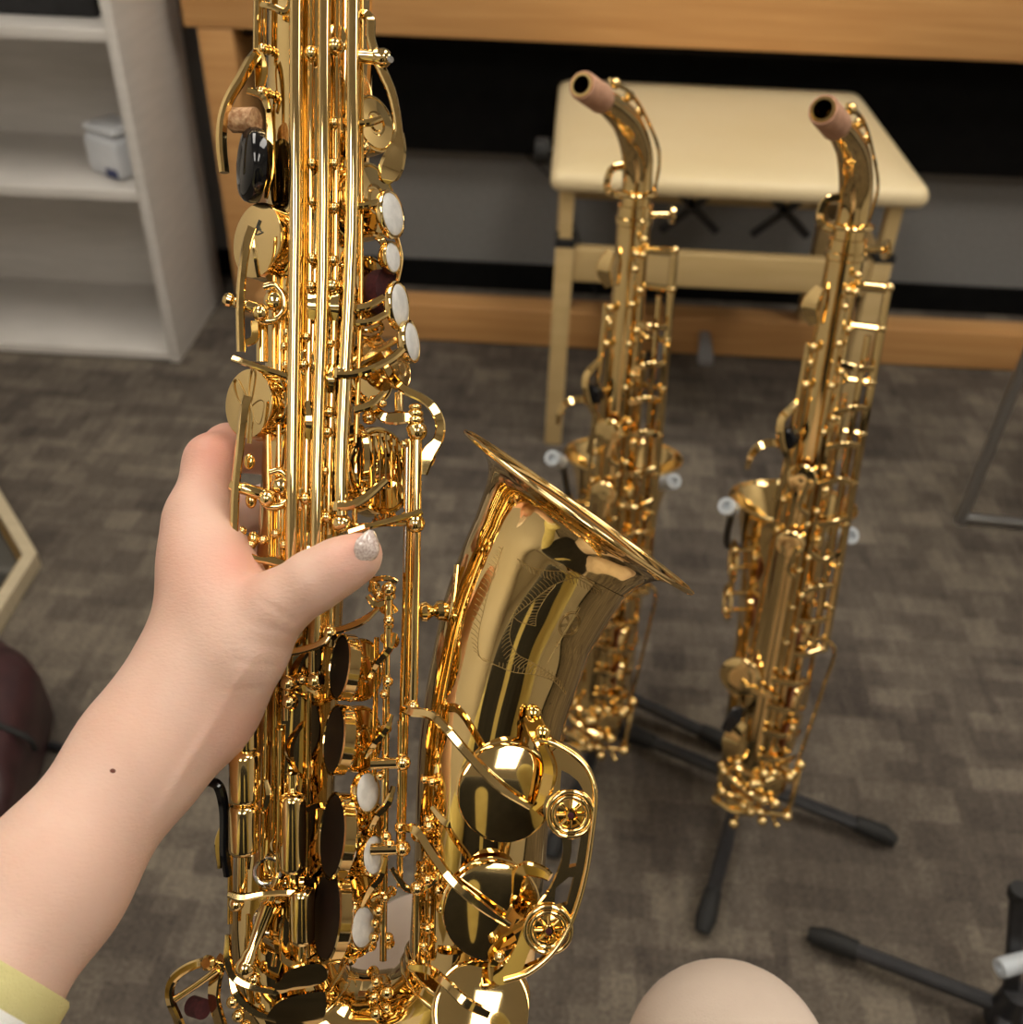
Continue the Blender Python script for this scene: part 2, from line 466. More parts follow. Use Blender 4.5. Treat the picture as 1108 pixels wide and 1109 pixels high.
MB().rings(R).build('seat_cushion', CREAM, bn, ang=60)
for sx in (BX0, BX1 - .032):
    for sy in (0.0, .40):
        leg = MB().box((sx, sy, .0), (sx + .032, sy + .036, .402), .002).build('leg', BENCHM, bn)
        MB().box((sx - .001, sy - .001, .4025), (sx + .033, sy + .037, .416)).build('leg_cap', RUBBER, leg, flat=True)
        MB().box((sx + .005, sy + .005, .4165), (sx + .027, sy + .031, .4975)).build('leg_block', BENCHM, leg, flat=True)
for sy in (0.006, .406):
    MB().box((BX0 + .033, sy, .338), (BX1 - .033, sy + .024, .398), .002).build('rail', BENCHM, bn)
for sx in (BX0 + .004, BX1 - .028):
    MB().box((sx, .037, .338), (sx + .024, .399, .398), .002).build('rail', BENCHM, bn)
lf = MB()
for yy in (.10, .36):
    lf.ribbon([(-.10, yy, .40), (-.0, yy, .49)], .014, .004, (0, 1, 0))
    lf.ribbon([(-.10, yy + .006, .49), (.0, yy + .006, .40)], .014, .004, (0, 1, 0))
    lf.ribbon([(.06, yy, .40), (.16, yy, .49)], .014, .004, (0, 1, 0))
    lf.ribbon([(.06, yy + .006, .49), (.16, yy + .006, .40)], .014, .004, (0, 1, 0))
for xx in (-.05, .11): lf.tube([(xx, .08, .446), (xx, .38, .446)], .006)
lf.box((-.23, .05, .490), (.23, .40, .497))
lf.build('lift_frame', STANDM, bn)
for sx, sg in ((BX0 - .012, -1),):
    kb = MB()
    c = Vector((sx, .16, .512))
    kb.tube([c, c + Vector((sg * .012, 0, 0))], .007)
    kb.lathe([(0.014, .008), (.022, .010), (.023, .015), (.023, .030), (.020, .034), (0, .035)], c, (sg, 0, 0), 20)
    kb.build('height_knob', RUBBER, bn)
tag(bn, 'cream cushioned piano bench with beige wooden legs in front of piano', 'bench')
def ray_to(px, py, **k):
    d = RIGHT * ((px - 554) / FPX) - UP * ((py - 554.5) / FPX) + FWD
    if 'z' in k: t = (k['z'] - CAM_H) / d.z
    elif 'y' in k: t = k['y'] / d.y
    else: t = k['x'] / d.x
    return CAM + d * t

# ------------------------------------------------------------------ instrument stands
def stand(hub, legs, label, post_to, tips):
    hub = V(hub)
    e = empty('instrument_stand', hub)
    L_ = lambda p: V(p) - hub
    for lp in legs:
        a = L_((hub.x, hub.y, .035)); b = L_((lp[0], lp[1], .016))
        d = (b - a).normalized()
        lg = MB().ribbon([a, a + (b - a) * .5, b - d * .02], .017, .012, (0, 0, 1)).build('leg', STANDM, e)
        MB().tube([b - d * .045, b - d * .01, b + Vector((d.x, d.y, 0)) * .004 - Vector((0, 0, .006))], [.0105, .0125, .009], 12).build('rubber_foot', RUBBER, lg)
    MB().tube([(0, 0, .018), (0, 0, .075)], [.022, .017], 16).build('hub', STANDM, e)
    pt = L_(post_to)
    MB().tube([(0, 0, .06), pt], .0085, 12).build('post', STANDM, e)
    for tp in tips:
        tp = L_(tp); s_ = 1 if tp.x > pt.x else -1
        p1 = pt + Vector((s_ * .035, .0, -.005)); dd = Vector((s_ * .30, -.62, .55)).normalized(); p2 = tp - dd * .034
        ar = MB().tube([pt, p1, p2, tp - dd * .006], .004, 8, sm=5).build('yoke_arm', STANDM, e)
        MB().lathe([(.0045, -.030), (.0085, -.030), (.0092, -.002), (.0088, .001), (.0046, .0015), (.0042, -.004)], tp, dd, 20).build('clear_sleeve', CLEAR, ar)
    tag(e, label, 'instrument stand', 'black folding saxophone stands')
    return e

# ------------------------------------------------------------------ background saxophones (built once, copied once)
def make_bg_sax():
    root = empty('alto_saxophone')
    HS = .56
    def rad(z): return .0305 - (.0305 - .0128) * max(0, min(1, (z - .04) / .50))
    # bow + body + bell as one swept horn
    pts = [(0, 0, HS), (0, 0, .42), (0, 0, .28), (0, 0, .15), (0, .002, .06), (0, .014, .022), (0, .045, .002), (0, .078, .012), (0, .094, .045), (0, .100, .10), (0, .104, .16), (0, .108, .21), (0, .111, .245), (0, .114, .270), (0, .1155, .284), (0, .116, .290)]
    rs = [.0128, .0172, .0225, .0265, .0300, .0315, .033, .0335, .034, .035, .0375, .041, .046, .052, .0585, .062]
    pp = smooth_path(pts, 4); rr = smooth_vals(rs, 4)
    items = []
    for i, p in enumerate(pp):
        a = pp[max(i - 1, 0)]; b = pp[min(i + 1, len(pp) - 1)]
        items.append((p, (b - a), rr[i]))
    tot = items + [(items[-1][0] - Vector((0, 0, .001)), items[-1][1], .060), (items[-4][0], items[-4][1], rr[-4] - .002), (items[-10][0], items[-10][1], rr[-10] - .002), (items[-16][0], items[-16][1], .03)]
    MB().loft(tot, (1, 0, 0), 40, (True, True)).build('body_tube', GOLD, root)
    MB().torus(items[-1][0], items[-1][1], .062, .0016).build('bell_rim', GOLD, root)
    # bow bands, receiver
    for k in (16, 34):
        c, a, r = items[k]
        MB().torus(c, a, r + .0005, .002, 32, 8).build('ring_band', GOLD, root)
    b = MB()
    b.lathe([(.0128, -.03), (.0145, -.03), (.0148, -.004), (.016, -.003), (.016, .002), (.0148, .003), (.0148, .012), (.012, .012)], (0, 0, HS), (0, 0, 1), 24)
    b.build('ring_band', GOLD, root)
    # neck
    npts = [(0, 0, HS + .012), (0, 0, HS + .034), (0, -.006, HS + .056), (0, -.026, HS + .078), (0, -.052, HS + .092), (0, -.076, HS + .101)]
    nr = [.0124, .0126, .0126, .0116, .0100, .0086]
    NR = Matrix.Rotation(math.radians(-21), 3, 'Z'); ns = smooth_path([NR @ V(q) for q in npts], 5); nrr = smooth_vals(nr, 5)
    MB().tube(ns, nrr, 20, caps=False).build('neck', GOLD, root)
    d = (ns[-1] - ns[-2]).normalized(); e0 = ns[-1] - d * .004
    MB().lathe([(.0078, .0), (.0098, .0), (.0106, .002), (.0104, .034), (.0098, .036), (.0074, .036)], e0, d, 24, False).build('neck_cork', CORKL, root)
    MB().lathe([(.0085, .0362), (.0084, .0370), (.0064, .0370), (.0059, .034), (.0059, .004), (.0080, -.002)], e0, d, 24, False).build('cork_ring', GOLD, root)
    # octave key on the neck
    ok = MB()
    side = NR @ Vector((1, 0, 0)); upn = d.cross(side).normalized()
    if upn.z < 0: upn = -upn
    ok.ribbon([ns[-2] + Vector((.004, 0.0, .014)), ns[-7] + Vector((.010, .004, .012)), ns[-13] + Vector((.013, .010, .006)), Vector((.016, .010, HS + .05)), Vector((.014, .014, HS + .022))], .004, .0022, (1, -.3, .6), sm=5)
    for i in (-3, -8, -12):
        ok.ball(ns[i] + Vector((.006, .003, .013)), .0042)
    ok.torus((0, 0, HS + .022), (0, 0, 1), .0165, .0017, 30, 8)
    ok.build('octave_key', GOLD, root)
    nb = MB(); nb.ribbon([(-.010, 0, HS + .018), (-.024, -.004, HS + .024), (-.022, -.006, HS + .040), (-.012, -.006, HS + .044)], .006, .003, (0, 1, 0), sm=4)
    nb2 = MB(); nb2.tube([(.010, .004, HS + .004), (.028, .010, HS + .004)], .0026); nb2.lathe([(0, 0), (.008, .0), (.008, .003), (0, .003)], (.029, .010, HS + .004), (1, .3, 0), 16)
    nb.build('neck_ring_loop', GOLD, root); nb2.build('neck_screw', GOLD, root)
    # key work: x to the player's right, y = -depth in front of the tube
    def rod(pts, r=.0022, name='key_rod'):
        return MB().tube(pts, r, 8).build(name, GOLD, root)
    rod([(.006, -.030, .015 + .06), (.004, -.020, .53)], .0024)
    rod([(.013, -.027, .09), (.011, -.017, .50)], .0022)
    rod([(.024, -.018, .10), (.018, -.013, .45)], .0022)
    rod([(.042, -.006, .20), (.036, -.006, .540)], .0036)
    rod([(.031, -.012, .20), (.027, -.012, .50)], .0026)
    arm_top = MB().tube([(.010, -.014, .538), (.036, -.006, .536)], .003, 8).build('key_arm', GOLD, root)
    MB().ribbon([(-.016, -.012, .505), (-.022, -.014, .52), (-.016, -.012, .535)], [.008, .014, .008], .004, (-.5, -1, 0), sm=3).build('key_lever', GOLD, root)
    rod([(-.022, -.022, .32), (-.018, -.014, .49)], .0022)
    rod([(.035, .002, .13), (.032, .002, .40)], .0022)
    rod([(-.028, -.014, .06), (-.026, -.012, .17)], .0026)
    R2 = random.Random(3)
    def post(x, y, z, r=.0034, stem=True):
        mb = MB()
        mb.ball((x, y, z), r, 12)
        if stem:
            dx, dy = x, y; l = math.hypot(dx, dy); rb = rad(z) * .9
            mb.tube([(x, y, z), (x / l * rb, y / l * rb, z)], [r * .75, r * .6], 8)
        mb.build('post', GOLD, root)
    for z in (.09, .135, .18, .225, .262, .30, .345, .385, .43, .47, .505, .535, .548):
        t = z / .56
        post(.0125 - .002 * t, -.028 + .010 * t, z)
        post(.006 - .001 * t, -.031 + .011 * t, z - .012)
    for z in (.20, .245, .29, .33, .37, .415, .46, .505, .538):
        post(.041 - .004 * (z - .2) / .3, -.006, z, .0042)
    for z in (.07, .11, .16, .32, .35, .41, .455, .487):
        post(-.026 + .012 * (z - .07) / .4, -.016, z, .0040)
    def cup(c, n, r, pad=None, nm='key_cup'):
        c = V(c); n = V(n).normalized()
        o = MB().lathe([(0, .0012), (r * .45, .0018), (r * .9, .001), (r, -.0005), (r, -.004), (r * .96, -.0045), (0, -.0045)], c, n, 28).build(nm, GOLD, root)
        MB().lathe([(0, -.0047), (r * .93, -.0047), (r * .93, -.0068), (0, -.0068)], c, n, 24).build('pad', PADB, o)
        return o
    def arm(pts, w=.0045):
        MB().ribbon(pts, w, .002, (.2, -1, 0), sm=4).build('key_arm', GOLD, root)
    for z, r in ((.377, .0125), (.314, .0125), (.165, .020)):
        if r > .015: cup((-.030, -.024, z), (-.25, -1, .05), r); arm([(-.030, -.029, z - .004), (.0, -.033, z - .010), (.006, -.031, z - .012)])
        else: cup((-.006, -.030, z), (-.1, -1, .1), r); arm([(.0, -.033, z), (-.004, -.030, z - .025), (.004, -.026, z - .034)])
    cup((.030, -.012, .145), (1, -.35, 0), .020); cup((.031, -.010, .102), (1, -.3, 0), .021)
    cup((.026, -.010, .215), (1, -.3, 0), .016); cup((.024, -.010, .26), (1, -.3, 0), .014)
    cup((.022, -.009, .31), (1, -.3, 0), .012); cup((.020, -.009, .36), (1, -.3, 0), .011)
    cup((.019, -.006, .425), (1, -.3, 0), .010); cup((.017, -.006, .465), (1, -.3, 0), .009); cup((-.017, -.004, .47), (-1, -.4, 0), .008)
    for k in range(9):
        z = .20 + k * .034
        x1 = .040 - .003 * k / 9
        arm([(x1, -.008, z), (.024, -.020, z + R2.uniform(-.004, .006)), (.010, -.028 + .010 * z / .56, z + R2.uniform(-.006, .006))], .0055)
    for k in range(4):
        z = .075 + k * .030
        arm([(.034, -.012, z), (.018, -.030, z + .006), (-.002, -.034, z + .010)], .006)
    # right side plate of the low keys
    MB().ribbon([(.020, -.014, .215), (.050, -.008, .205), (.048, -.008, .16), (.040, -.012, .09), (.034, -.014, .045)], .003, .004, (0, -1, 0), sm=4).build('key_guard', GOLD, root)
    # thumb rest and hook
    MB().lathe([(0, .005), (.0065, .005), (.009, .003), (.0095, 0), (.009, -.004)], (-.022, -.024, .41), (-.5, -1, 0), 20).build('thumb_rest', BLACKP, root)
    hk = MB(); hk.ribbon([(-.020, -.018, .398), (-.032, -.026, .405), (-.044, -.032, .403), (-.050, -.034, .394), (-.052, -.034, .382)], [.008, .007, .007, .006, .004], .003, (0, -1, .4), sm=4)
    hk.ribbon([(-.020, -.020, .44), (-.030, -.026, .425), (-.026, -.028, .405), (-.018, -.024, .385), (-.024, -.02, .35)], [.005, .007, .006, .007, .005], .003, (-.5, -1, 0), sm=4)
    hk.build('palm_key', GOLD, root)
    th = MB(); th.ribbon([(-.020, -.022, .125), (-.028, -.034, .13), (-.036, -.038, .112)], [.012, .014, .010], .005, (0, -1, .3), sm=4)
    th.build('thumb_hook', BLACKP, root)
    fl = MB(); fl.ribbon([(-.020, -.026, .115), (-.030, -.034, .10), (-.028, -.036, .082)], [.008, .016, .012], .003, (-.2, -1, 0), sm=4)
    fl.build('spatula_key', GOLD, root)
    # palm keys and guards low on the bow
    lw = MB()
    for (a, b_) in (((-.034, -.020, .055), (.010, -.036, .035)), ((-.030, -.028, .03), (.036, -.026, .012)), ((.036, -.02, .012), (.040, -.016, .07)), ((-.034, -.02, .055), (-.034, -.012, .005)), ((-.034, -.012, .004), (.0, -.034, .016))):
        lw.tube([a, ((a[0] + b_[0]) / 2, (a[1] + b_[1]) / 2 - .008, (a[2] + b_[2]) / 2), b_], .0026, 8, sm=4); lw.ball(a, .0052); lw.ball(b_, .0052)
    lw.build('bow_guard', GOLD, root)
    for k in range(14):
        x = R2.uniform(-.036, .036); z = R2.uniform(-.005, .075)
        lw2 = MB(); y = -.026 - .010 * math.cos(x * 40)
        lw2.ball((x, y, z), R2.uniform(.003, .0055)); lw2.tube([(x, y, z), (x * .7, y * .7, max(z, .01))], .002, 8)
        lw2.build('post', GOLD, root)
    cup((.018, -.026, .045), (.5, -1, 0), .014); cup((-.012, -.030, .018), (-.3, -1, -.2), .015)
    # bell keys seen past the tube
    cup((-.034, .085, .23), (-1, -.2, 0), .020); cup((-.032, .08, .18), (-1, -.2, 0), .021)
    bgd = MB()
    bgd.torus((-.050, .085, .23), (1, .2, 0), .020, .002, 24, 8); bgd.torus((-.050, .08, .185), (1, .2, 0), .018, .002, 24, 8)
    for zz in (.25, .23, .20, .18): bgd.ball((-.05, .07, zz), .0045); bgd.tube([(-.05, .07, zz), (-.03, .08, zz)], .002, 8)
    bgd.tube([(-.05, .07, .25), (-.048, .075, .19)], .0025, 8)
    bgd.build('bell_key_guard', GOLD, root)
    return root

def copy_tree(o, parent=None):
    c = o.copy(); COL.objects.link(c); c.parent = parent
    for ch in list(o.children): copy_tree(ch, c)
    return c

def pose_sax(o, bot_px, top_px, d_bot, yaw, L=.56):
    """stands the horn on its bow: base below bot_px at distance d_bot, receiver under top_px, true length L"""
    b = ray_to(*bot_px, y=d_bot)
    best = None
    for i in range(400):
        t = ray_to(*top_px, y=d_bot - .25 + i * .002)
        e = abs((t - b).length - L)
        if (best is None or e < best[0] - 1e-4) and t.y > d_bot - .1: best = (e, t)
    t = best[1]
    zax = (t - b).normalized()
    ref = Vector((math.cos(yaw), math.sin(yaw), 0))
    yax = zax.cross(ref).normalized(); xax = yax.cross(zax)
    mm = Matrix((xax, yax, zax)).transposed().to_4x4() @ Matrix.Scale(L / .56, 4); mm.translation = b
    o.matrix_world = mm
    return b, t, yax
CORKL = noise_mix(mat('cork_pale', (0.5, 0.3, 0.2), 0.7), (0.50, 0.27, 0.17), (0.60, 0.34, 0.22), 200)
sx2 = make_bg_sax()
b2, t2, y2 = pose_sax(sx2, (812, 868), (916, 275), .72, math.radians(-11), .60)
tag(sx2, 'gold alto saxophone standing on the right, its cork neck end up', 'saxophone')
sx1 = copy_tree(sx2)
b1, t1, y1 = pose_sax(sx1, (642, 800), (687, 238), .84, math.radians(-8), .63)
tag(sx1, 'gold alto saxophone on a stand partly behind the big bell', 'saxophone')
print('SAX', b1, t1, b2, t2)

h2 = ray_to(800, 862, z=0); h1 = ray_to(668, 768, z=0)
def yoke(b, t, f, pl, pr):
    m_ = b + (t - b) * f
    tl = ray_to(*pl, y=m_.y + .06); tr_ = ray_to(*pr, y=m_.y + .06)
    return m_ + Vector((0, .135, -.05)), [tl, tr_]
pt2, tips2 = yoke(b2, t2, .45, (787, 548), (922, 580))
pt1, tips1 = yoke(b1, t1, .42, (598, 496), (730, 521))
stand(h2, [ray_to(962, 915, z=0), ray_to(760, 1012, z=0), ray_to(676, 800, z=0)], 'black tripod stand carrying the right background saxophone', pt2, tips2)
stand(h1, [ray_to(790, 815, z=0), ray_to(597, 930, z=0), ray_to(560, 690, z=0)], 'black tripod stand under the background saxophone behind the bell', pt1, tips1)
h3 = ray_to(1078, 1112, z=0)
e3 = empty('instrument_stand', h3)
def L3(p): return V(p) - h3
for p in (ray_to(885, 1013, z=.016), ray_to(1230, 1180, z=.016), ray_to(1040, 1290, z=.016)):
    a = Vector((0, 0, .04)); b = L3(p); d = (b - a).normalized()
    lg = MB().ribbon([a, b - d * .02], .017, .012, (0, 0, 1)).build('leg', STANDM, e3)
    MB().tube([b - d * .045, b - d * .01, b + Vector((d.x, d.y, 0)) * .008 - Vector((0, 0, .004))], [.0115, .0125, .009], 12).build('rubber_foot', RUBBER, lg)
MB().tube([(0, 0, .018), (0, 0, .075)], [.018, .015], 16).build('hub', STANDM, e3)
pt = L3(ray_to(1103, 968, y=h3.y + .03))
MB().ribbon([(0, 0, .05), pt], .016, .010, (0, -1, 0)).build('post', STANDM, e3)
cpos = pt * .62
ar = MB().tube([cpos + Vector((.07, 0, -.01)), cpos + Vector((.03, -.01, 0)), cpos + Vector((.0, -.018, 0))], .0045, 8, sm=4).build('yoke_arm', STANDM, e3)
MB().lathe([(.005, -.02), (.0098, -.02), (.0102, .008), (.0095, .012), (.005, .0125), (.0046, -.005)], cpos + Vector((-.006, -.020, 0)), (-1, -.35, 0), 18).build('clear_sleeve', CLEAR, ar)
MB().lathe([(.0, 0), (.010, 0), (.011, .006), (.010, .012), (0, .012)], pt + Vector((0, 0, -.004)), (0, 0, 1), 16).build('post_cap', RUBBER, e3)
tag(e3, 'empty black instrument stand in the lower right corner', 'instrument stand')

# folding chair tube at the right edge
ca = ray_to(1042, 560, z=.012); cb_ = ray_to(1200, 574, z=.012); cc = ca + Vector((.085, .25, .40))
fc = empty('folding_chair', ca * 1.0)
o_ = V(fc.location)
top = ray_to(1118, 372, y=ca.y + .02)
fr = MB().tube([top * 1.0 + (top - ca) * .6 - o_, ca + (top - ca) * .06 - o_, ca - o_ + Vector((.006, 0, .002)), ca - o_ + (cb_ - ca) * .12, cb_ - o_, cb_ - o_ + Vector((.05, .0, 0.02)), top - o_ + Vector((.30, .02, .10))], .0095, 14, sm=4)
fr.build('tube_frame', CHROME, fc)
MB().box((.12, -.014, -.011), (.18, .012, -.004)).build('rubber_foot', RUBBER, fc)
st = MB().box((.11, -.30, .43), (.48, .10, .46), .01).build('seat', BLACKC, fc)
tag(fc, 'grey metal tube frame of a folding chair at the right edge', 'chair')

# cream picture frame leaning at the left edge
corner = ray_to(40, 598, z=.03)
a = ray_to(-2, 528, z=.03); bq = ray_to(-6, 672, z=.03)
fo = empty('framed_mirror', (corner.x, corner.y, 0))
u = (a - corner).normalized(); vv = (bq - corner).normalized()
def rail(c, d1, d2, L1, wdt, h0, h1, nm, m_, inset=0):
    p = [c + d1 * inset + d2 * inset, c + d1 * L1 + d2 * inset, c + d1 * L1 + d2 * (inset + wdt), c + d1 * (inset + wdt) + d2 * (inset + wdt)]
    q = [V((x.x - corner.x, x.y - corner.y, h0)) for x in p]
    return MB().plate(q, [], (0, 0, h1 - h0)).build(nm, m_, fo, flat=True)
rail(corner, u, vv, .5, .032, .002, .030, 'frame_rail', FRAMEM)
rail(corner, vv, u, .34, .032, .002, .030, 'frame_rail', FRAMEM)
rail(corner, u, vv, .5, .010, .002, .020, 'frame_lip', GOLDB, .036)
rail(corner, vv, u, .34, .010, .002, .020, 'frame_lip', GOLDB, .036)
p = [corner + u * .048 + vv * .048, corner + u * .5 + vv * .048, corner + u * .5 + vv * .34, corner + u * .048 + vv * .34]
MB().plate([V((x.x - corner.x, x.y - corner.y, .006)) for x in p], [], (0, 0, .004)).build('glass_panel', MIRROR, fo, flat=True)
tag(fo, 'corner of a cream wooden frame lying on the carpet, left edge', 'frame')

# maroon bag
bg = empty('bag', (-.82, .90, 0))
mb = MB()
oc = [ray_to(-8, 688, z=.10), ray_to(34, 716, z=.10), ray_to(50, 748, z=.07), ray_to(6, 880, z=.10), ray_to(-70, 900, z=.10), ray_to(-90, 720, z=.10)]
rings = []
cen = sum((Vector((q.x, q.y, 0)) for q in oc), Vector()) / len(oc)
for sc, z in ((.86, .004), (.97, .02), (1.0, .05), (1.0, .09), (.93, .115), (.7, .128), (.3, .132)):
    ring = []
    for i, q in enumerate(oc):
        nx_ = oc[(i + 1) % len(oc)]
        for k in range(4):
            w_ = Vector((q.x, q.y, 0)).lerp(Vector((nx_.x, nx_.y, 0)), k / 4)
            d = (w_ - cen) * (sc + .015 * math.sin(i * 3 + k * 2 + z * 60))
            ring.append((cen.x + d.x + .82, cen.y + d.y - .90, z))
    rings.append(ring)
mb.rings(rings).build('bag_body', BAGM, bg, ang=70)
e0 = ray_to(-10, 782, z=.137); e1 = ray_to(46, 806, z=.10)
o_ = V((-.82, .90, 0))
MB().tube([e0 - o_, (e0 * .3 + e1 * .7) - o_, e1 - o_ - Vector((0.012, 0, .012))], .004, 8, sm=3).build('strap', RUBBER, bg)
tag(bg, 'dark maroon bag on the carpet at the left edge', 'bag')
xs = MB().tube([ray_to(30, 802, z=.008), ray_to(50, 806, z=.008), ray_to(74, 812, z=.008)], [.006, .006, .006], 10)
o = xs.build('black_rod', STANDM); tag(o, 'short black metal rod end lying beside the maroon bag', 'rod')
# ------------------------------------------------------------------ implicit surfaces for people (round cones, smooth union, surface nets)
def sdf_mesh(cones, k, h, pad=.02):
    P0 = np.array([c[0] for c in cones] + [c[2] for c in cones]); Rr = np.array([c[1] for c in cones] + [c[3] for c in cones])
    lo = (P0 - Rr[:, None]).min(0) - pad; hi = (P0 + Rr[:, None]).max(0) + pad
    n = np.ceil((hi - lo) / h).astype(int) + 1
    ax = [lo[i] + h * np.arange(n[i]) for i in range(3)]
    F_ = np.full(n, 1e3, dtype=np.float32)
    for c in cones:
        a, ra, b, rb = np.array(c[0], float), c[1], np.array(c[2], float), c[3]
        kk = c[4] if len(c) > 4 else k
        m_ = max(ra, rb) + kk * 3 + h * 3
        sl = []
        for i in range(3):
            l0 = min(a[i], b[i]) - m_; h0 = max(a[i], b[i]) + m_
            sl.append(slice(max(0, int((l0 - lo[i]) / h)), min(n[i], int((h0 - lo[i]) / h) + 2)))
        X = ax[0][sl[0]][:, None, None]; Y = ax[1][sl[1]][None, :, None]; Z = ax[2][sl[2]][None, None, :]
        ba = b - a; l2 = max(float(ba @ ba), 1e-12)
        t = np.clip(((X - a[0]) * ba[0] + (Y - a[1]) * ba[1] + (Z - a[2]) * ba[2]) / l2, 0, 1)
        d = np.sqrt((X - a[0] - t * ba[0]) ** 2 + (Y - a[1] - t * ba[1]) ** 2 + (Z - a[2] - t * ba[2]) ** 2) - (ra + (rb - ra) * t)
        S = F_[tuple(sl)]
        hh = np.clip(.5 + .5 * (d - S) / kk, 0, 1)
        F_[tuple(sl)] = d * (1 - hh) + S * hh - kk * hh * (1 - hh)
    # surface nets
    ins = F_ < 0
    nx, ny, nz = n
    acc = np.zeros((nx - 1, ny - 1, nz - 1, 3)); cnt = np.zeros((nx - 1, ny - 1, nz - 1))
    corner = [(i, j, l) for i in (0, 1) for j in (0, 1) for l in (0, 1)]
    def sub(A, c): return A[c[0]:nx - 1 + c[0], c[1]:ny - 1 + c[1], c[2]:nz - 1 + c[2]]
    for c in corner:
        for d_ in range(3):
            if c[d_] == 0:
                e = list(c); e[d_] = 1
                fa, fb = sub(F_, c), sub(F_, e)
                cr = (fa < 0) != (fb < 0)
                t = np.where(cr, fa / np.where(cr, fa - fb, 1), 0)
                pos = np.array(c, float)
                for q in range(3):
                    acc[..., q] += np.where(cr, pos[q] + (t if q == d_ else 0), 0)
                cnt += cr
    idx = -np.ones(cnt.shape, int); mask = cnt > 0
    idx[mask] = np.arange(mask.sum())
    ii = np.argwhere(mask)
    verts = (acc[mask] / cnt[mask][:, None] + ii) * h + lo
    faces = []
    for d_ in range(3):
        sa = [slice(0, None)] * 3; sb = [slice(0, None)] * 3
        sa[d_] = slice(0, -1); sb[d_] = slice(1, None)
        A, B = ins[tuple(sa)], ins[tuple(sb)]
        e1, e2 = (d_ + 1) % 3, (d_ + 2) % 3
        for flip, mk in ((False, A & ~B), (True, ~A & B)):
            c = np.argwhere(mk)
            ok = (c[:, e1] > 0) & (c[:, e2] > 0) & (c[:, e1] < n[e1] - 1) & (c[:, e2] < n[e2] - 1)
            c = c[ok]
            def g(o1, o2):
                q = c.copy(); q[:, e1] -= o1; q[:, e2] -= o2
                return idx[q[:, 0], q[:, 1], q[:, 2]]
            f = np.stack([g(1, 1), g(0, 1), g(0, 0), g(1, 0)], 1)
            if flip: f = f[:, ::-1]
            faces.append(f)
    return verts, np.concatenate(faces)

def np_obj(name, verts, faces, m_, parent=None, attr=None):
    me = bpy.data.meshes.new(name)
    me.from_pydata([tuple(v) for v in verts.tolist()], [], [tuple(f) for f in faces.tolist()])
    me.polygons.foreach_set('use_smooth', [True] * len(me.polygons))
    if attr is not None:
        at = me.attributes.new('flush', 'FLOAT', 'POINT'); at.data.foreach_set('value', attr.astype(np.float32))
    me.materials.append(m_)
    o = bpy.data.objects.new(name, me); COL.objects.link(o)
    if parent is not None: o.parent = parent
    return o

def smooth_mesh(v, f, it=3, lam=.5):
    e = np.concatenate([f[:, [0, 1]], f[:, [1, 2]], f[:, [2, 3]], f[:, [3, 0]]])
    e = np.concatenate([e, e[:, ::-1]])
    for _ in range(it):
        s = np.zeros_like(v); np.add.at(s, e[:, 0], v[e[:, 1]])
        c = np.bincount(e[:, 0], minlength=len(v))[:, None]
        v = v + lam * (s / c - v)
    return v

# ------------------------------------------------------------------ the player: left hand and arm, sleeve, trousers, jacket
def HP(px, py, depth):           # camera-frame point (x right, y away, z up)
    return np.array([(px - 554) / FPX * depth, depth, -(py - 554.5) / FPX * depth])
def HR(px, depth): return px * depth / FPX
def C(p, q, k=None):
    c = [HP(*p[:3]), HR(p[3], p[2]), HP(*q[:3]), HR(q[3], q[2])]
    return c + ([k] if k else [])
camrot = Matrix((RIGHT, FWD, UP)).transposed()
person = empty('person', (0.0, .0, 0.0))
arm_e_rot = camrot.to_4x4(); arm_e_rot.translation = CAM
# ------------------------------------------------------------------ the near saxophone, built in a frame level with its own body
D0 = .47
def P(px, py, dz=0.0):
    d = D0 + dz / 100
    return Vector(((px - 554) / FPX * d, d, -(py - 554.5) / FPX * d))
def S(r, dz=0.0): return r * (D0 + dz / 100) / FPX
sax_w = camrot.to_4x4()
base_l = P(400, 1190, 0)
sax_w.translation = CAM + RIGHT * base_l.x + FWD * base_l.y + UP * base_l.z
sax = empty('alto_saxophone')
sax.matrix_world = sax_w
tag(sax, 'large gold alto saxophone held upright in the foreground hand', 'saxophone')
class G(MB):
    def put(self, name, m_=None, parent=None, **k):
        self.v = [tuple(Vector(v) - base_l) for v in self.v]
        return self.build(name, m_ or GOLD, parent or sax, **k)
VIEW = Vector((0, -1, 0))
def PP(pts, dz=None): return [P(*(q if len(q) > 2 else (q[0], q[1], dz))) for q in pts]
def rod(pts, w, dz=-2.8, name='key_rod', m_=None, n=14, sm=0):
    return G().tube(PP(pts, dz), S(w / 2, dz), n, True, sm).put(name, m_)
def post(px, py, dz, r, stem=None, sr=.6):
    """turned ball post; stem = (px, py, dz) foot"""
    g = G(); c = P(px, py, dz); R_ = S(r, dz)
    g.ball(c, R_, 16)
    if stem:
        f = P(*stem); a = (f - c); L_ = a.length; a.normalize()
        g.lathe([(R_ * .7, R_ * .5), (R_ * .95, R_ * 1.0), (R_ * .95, R_ * 1.25), (R_ * sr, R_ * 1.4), (R_ * sr, max(L_ - R_, R_ * 1.5)), (R_ * 1.3, L_), (0, L_)], c, a, 16)
    return g.put('post')
def bar(pts, w, dz=-3, th=2.5, nrm=(0, -1, 0), sm=4, name='key_arm', m_=None):
    ws = [S(x, -3) for x in w] if hasattr(w, '__len__') else S(w, -3)
    return G().ribbon(PP(pts, dz), ws, S(th, -3), nrm, sm).put(name, m_)
